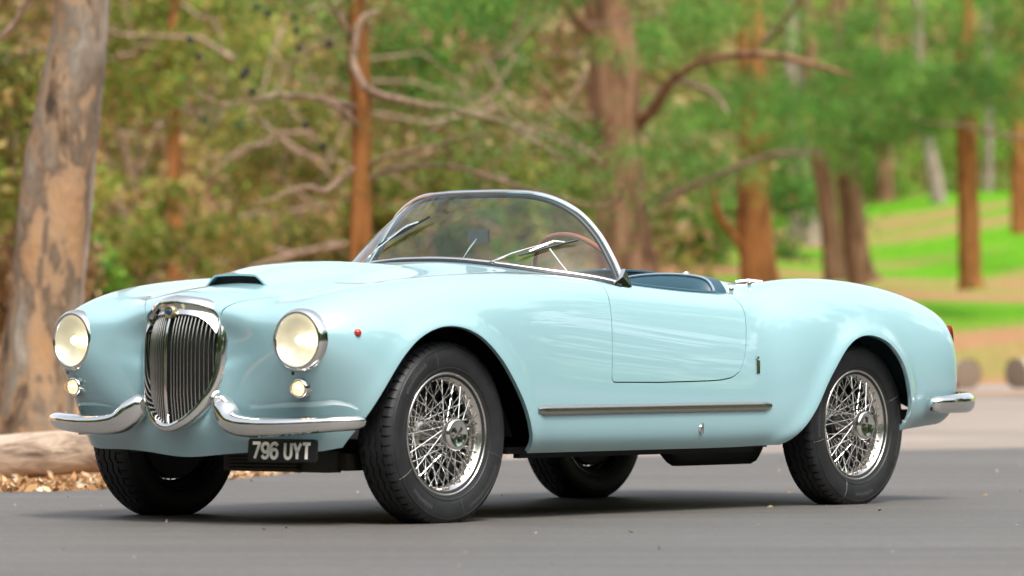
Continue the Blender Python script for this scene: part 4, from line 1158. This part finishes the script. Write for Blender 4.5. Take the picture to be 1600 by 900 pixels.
pine('broad brown pine trunk standing right of the windscreen', (975, 440), [(985, 470), (978, 400), (968, 300), (962, 200), (958, 100), (948, 0), (940, -200), (930, -700)], [.34, .29, .26, .26, .25, .24, .2, .08], M['bark_brown'],
     [([(945, 75), (925, 55), (895, 22), (870, -15)], [.09, .085, .08, .07], -1),
      ([(995, 195), (1025, 165), (1045, 130), (1075, 108), (1110, 92), (1170, 84), (1220, 88), (1262, 98), (1335, 118)], [.11, .10, .08, .07, .06, .065, .06, .05, .02], -3),
      ([(1050, 120), (1090, 135), (1120, 150), (1138, 178)], [.05, .045, .035, .015], -2),
      ([(1000, 325), (1045, 308), (1080, 292), (1130, 270), (1180, 250), (1225, 232)], [.07, .065, .055, .045, .04, .015], -3),
      ([(1145, 260), (1215, 242), (1285, 236)], [.03, .035, .015], -2),
      ([(945, 185), (900, 180), (850, 192)], [.03, .022, .01], -1)],
     [(880, -30, 60, 25, 60), (1010, 40, 45, 35, 50), (1090, 30, 60, 35, 60), (1000, 230, 45, 22, 26), (880, 230, 30, 16, 9), (1060, 250, 50, 18, 30)], 45., 70)
pine('orange trunked pine with a forked side limb behind the cockpit', (1180, 430), [(1190, 470), (1183, 400), (1178, 330), (1180, 250), (1178, 150), (1172, 0), (1172, -500)], [.26, .215, .20, .19, .18, .15, .06], M['bark_pine'],
     [([(1168, 400), (1145, 365), (1122, 335), (1116, 290), (1112, 250)], [.10, .085, .075, .06, .05], -.5), ([(1185, 75), (1210, 52), (1235, 20), (1255, -10)], [.08, .08, .07, .05], -1)],
     [(1180, 190, 55, 28, 70), (1130, 170, 55, 30, 50), (1230, 60, 60, 30, 50), (1260, 190, 50, 30, 70)], 52., 60)
pine('thin leaning pine trunk, left of the dark pair above the rear deck', (1300, 435), [(1306, 440), (1300, 380), (1290, 300), (1280, 240), (1270, 150), (1262, 0), (1255, -300)], [.17, .14, .13, .125, .11, .09, .03], M['bark_brown'],
     [], [(1310, 150, 45, 30, 70), (1330, 90, 50, 25, 50)], 62., 60)
pine('dark brown trunk with a wide foot above the rear deck', (1342, 437), [(1352, 446), (1344, 425), (1336, 370), (1328, 300), (1322, 240), (1315, 150), (1310, 0), (1305, -300)], [.27, .20, .18, .175, .17, .15, .12, .03], M['bark_brown'],
     [], [(1400, 130, 60, 25, 60), (1380, 190, 45, 25, 50), (1350, 40, 60, 25, 40)], 64., 60)
pine('straight reddish pine on the lawn above the tail of the car', (1515, 445), [(1518, 452), (1516, 430), (1513, 340), (1511, 250), (1510, 150), (1508, 40), (1506, -150), (1504, -500)], [.20, .155, .145, .14, .135, .12, .09, .03], M['bark_pine'],
     [([(1600, 215), (1560, 210), (1500, 195), (1450, 192), (1400, 165)], [.05, .05, .05, .04, .02], -2), ([(1430, -20), (1440, 30), (1442, 60), (1436, 92)], [.03, .03, .028, .015], -3)],
     [(1500, 130, 75, 22, 120), (1580, 150, 60, 30, 90), (1510, 20, 60, 25, 50), (1430, 160, 45, 25, 50), (1600, 60, 50, 40, 50)], 60., 60)
pine('reddish pine trunk cut off by the right edge', (1594, 360), [(1597, 365), (1594, 300), (1592, 220), (1590, 100), (1588, -200)], [.20, .16, .155, .13, .05], M['bark_pine'], [], [(1600, 40, 50, 30, 30)], 76., 50)
for i, (x, y0, x1, wd, D, lab, mt) in enumerate([(1470, 345, 1438, .17, 92, 'pale leaning trunk far up the lawn beside the reddish pine', 'bark_grey'),
        (1270, 385, 1262, .20, 84, 'pale straight trunk far behind the rear deck', 'bark_grey'), (1243, 388, 1238, .16, 86, 'pale thin trunk beside the orange forked pine', 'bark_grey'),
        (1545, 330, 1546, .10, 96, 'thin pale trunk far behind the reddish pine', 'bark_grey'), (1385, 345, 1378, .22, 94, 'brown far trunk at the top of the lawn', 'bark_brown'),
        (690, 420, 690, .20, 74, 'pinkish brown trunk seen through the windscreen', 'bark_pine'), (275, 440, 272, .10, 50, 'thin orange trunk above the bonnet scoop', 'bark_pine'),
        (148, 520, 146, .11, 48, 'thin reddish trunk just right of the eucalyptus', 'bark_pine'), (380, 430, 384, .17, 80, 'pale brown trunk in the thicket above the bonnet', 'bark_grey'),
        (1060, 430, 1068, .18, 80, 'grey brown trunk behind the cockpit', 'bark_brown'), (1105, 430, 1102, .13, 84, 'thin dark trunk behind the cockpit', 'bark_brown')]):
    pine(lab, (x, y0), [(x + 2, y0 + 25), (x, y0), ((x * 2 + x1) / 3, y0 - 80), (x1, y0 - 180), (x1 - 3, y0 - 330), (x1, -200)], [wd * 1.25, wd, wd * .9, wd * .85, wd * .75, wd * .3], M[mt], D=float(D), group='distant tree trunks')

# ---- bushes and thicket behind
def bush(px, py, D, w_, h_, n, mat, label, name='bush', size=.06):
    c = px3(px, py, D); e = thing(name, (c[0], c[1], float(hgt(D, (px - 800) * D / 7000))), label, 'bush', 'bushes behind the road')
    C = []; k = 26; cl = rng.normal(size=(k, 3)); cl /= np.linalg.norm(cl, axis=1, keepdims=True); cl *= rng.uniform(.3, 1, (k, 1))
    pts = np.concatenate([c + cl[i] * np.array([w_, w_, h_]) + rng.normal(size=(n // k, 3)) * np.array([w_, w_, h_]) * .13 for i in range(k)])
    child(tri_cloud('foliage', pts, size, M[mat], None, .45), e)
    for _ in range(5):
        q = c + rng.normal(size=3) * np.array([w_, w_, h_]) * .5
        limb([np.array([c[0], c[1], c[2] - h_]), (c + q) / 2 + rng.normal(size=3) * .1, q], [.03, .02, .008], M['bark_twig'], 'stem', e, 6)
BU = [(330, 60, 50, 1.0, .8, 'leaf_soft', 'light green bush high above the bonnet on the left'), (210, 100, 50, .7, 1.0, 'leaf_soft', 'yellow green bush just right of the eucalyptus top'),
      (440, 380, 52, 1.1, .5, 'leaf_olive', 'olive bush low behind the bonnet'), (220, 370, 46, .7, .5, 'leaf_soft', 'green low bush above the far wing'),
      (130, 430, 44, .35, .5, 'leaf_green', 'small green bush beside the eucalyptus foot'), (470, 220, 56, 1.2, .9, 'leaf_olive', 'olive thicket left of the slender pine'),
      (680, 60, 56, 1.1, .9, 'needles', 'dark green bush above the windscreen'), (760, 350, 58, 1.1, .6, 'needles', 'dark bush seen through the windscreen'),
      (850, 320, 56, .5, .5, 'leaf_soft', 'yellow green bush behind the windscreen corner'), (1080, 350, 70, 1.0, .9, 'needles', 'dark green bush between the two big pines'),
      (1240, 330, 78, 1.1, 1.2, 'needles', 'deep green bush beyond the orange forked pine'), (1430, 270, 98, 2.2, 1.5, 'leaf_green', 'bright green foliage at the top of the lawn'),
      (1560, 270, 99, 1.8, 1.3, 'leaf_green', 'bright green foliage behind the reddish pine'), (1330, 260, 96, 1.3, 1.4, 'leaf_green', 'bright green foliage above the dark trunks'),
      (20, 200, 40, .7, 1.0, 'leaf_olive', 'olive bush at the left edge behind the eucalyptus'), (20, 420, 42, .6, .8, 'leaf_dry', 'brown dry bush at the left edge behind the eucalyptus'),
      (620, 330, 50, .6, .5, 'leaf_olive', 'olive bush at the windscreen foot')]
for px, py, D, w_, h_, mt, lab in BU: bush(px, py, D, w_ * 1.3, h_ * 1.3, 2400 if mt == 'leaf_soft' else 3600, mt, lab)
# the wooded hillside that closes the view reads as one mass
def mass(name, n, mat, D0_, D1_, label, size, clump, z0=0., zs=7.):
    C = []
    nc = n // 60
    for _ in range(nc):
        D = rng.uniform(D0_, D1_); S = rng.uniform(-.16, .16) * D
        if S > .045 * D and D < 100: continue          # the open lawn
        z = float(hgt(D, S)) + z0 + rng.uniform(0, 1) ** 1.2 * zs
        C.append(np.array(site(D, S, z)) + rng.normal(size=(60, 3)) * clump)
    return tag(tri_cloud(name, np.concatenate(C), size, M[mat], None, .5), label, kind='stuff')
mass('woodland_thicket', 150000, 'leaf_olive', 62, 120, 'olive brown thicket filling the wood behind the road', .10, .38, .2, 8.5)
mass('dry_undergrowth', 150000, 'leaf_dry', 60, 120, 'dry brown undergrowth in the wood', .10, .5, .1, 8.0)
mass('woodland_leaves', 50000, 'leaf_green', 66, 118, 'fresh green leaves scattered through the wood', .10, .30, 1.0, 8.0)
# bare twigs and fallen boughs all through the wood
mb = MB()
for _ in range(1100):
    D = rng.uniform(44, 100); S = rng.uniform(-.15, .15) * D
    if S > .03 * D and D < 99: continue
    z = float(hgt(D, S)) + rng.uniform(.1, 6.5); p = np.array(site(D, S, z)); d = rng.normal(size=3) * np.array([1, 1, .55]); d /= np.linalg.norm(d); L = rng.uniform(.6, 2.6)
    k = [p + d * L * q + np.array([0, 0, -.10 * L * q * q]) + rng.normal(size=3) * .05 * L for q in (0, .33, .66, 1)]
    r0 = rng.uniform(.012, .034); mb.tube(k, [r0, r0 * .8, r0 * .6, r0 * .25], 4, cap=False)
tag(mb.build('bare_twigs', M['bark_twig'], None), 'pale bare twigs and dead boughs tangled through the wood', kind='stuff')

# ---- unseen trees and thicket behind the photographer, added for paint and chrome reflections
e = thing('reflection_tree', (0, 0, 0), 'unseen leafy tree added behind the photographer for chrome reflections', 'tree', 'unseen trees added for reflections')
trunk_mesh([(0, 0, 0), (.1, 0, 2), (0, .1, 4.5), (.1, .1, 8)], [.38, .28, .22, .06], M['bark_brown'], 'trunk', e)
C = []
for _ in range(60):
    c = rng.normal(size=3) * np.array([1.9, 1.9, 1.9]) + np.array([0, 0, 5.6]); C.append(c + rng.normal(size=(130, 3)) * .45)
child(tri_cloud('crown', np.concatenate(C), .20, M['needles'], None, .5), e)
C = []
for _ in range(700):
    a = R_(rng.uniform(-85, 175)); rad = rng.uniform(27, 38); q = np.array([1.2 + rad * math.cos(a), rad * math.sin(a)]); d = q - CAM[:2]
    if d @ FW > 0 and abs(d @ RT) < .16 * (d @ FW) + 5: continue
    C.append(np.array([q[0], q[1], rng.uniform(0, 1) ** 1.5 * 5]) + rng.normal(size=(90, 3)) * np.array([.9, .9, .6]))
tag(tri_cloud('reflection_thicket', np.concatenate(C), .22, M['needles'], None, .5), 'unseen dark thicket added across the road for chrome reflections', kind='stuff')  # unseen, added to put a dark band into the chrome reflections
for k, a in enumerate(np.linspace(-80, 170, 36)):
    a = a + rng.uniform(-4, 4); rad = rng.uniform(23, 34); q = (1.2 + rad * math.cos(R_(a)), rad * math.sin(R_(a)), 0)
    d = np.array(q[:2]) - CAM[:2]
    if d @ FW > 0 and abs(d @ RT) < .16 * (d @ FW) + 4: continue      # nothing stands in the view
    o = e if k == 0 else e.copy()
    if k: 
        COL.objects.link(o)
        for ch in e.children:
            c = ch.copy(); COL.objects.link(c); c.parent = o
    o.location = q; o.rotation_euler = (0, 0, rng.uniform(0, 6)); o.scale = (1, 1, rng.uniform(.8, 1.35))


C = [site(rng.uniform(9, 27), rng.uniform(-2.8, 4.0), GZ + .003) for _ in range(110)]
tag(tri_cloud('road_grit', C, .0045, plain('pale_grit', (.42, .38, .33), .8), None, .8), 'fine pale grit scattered on the asphalt', kind='stuff')
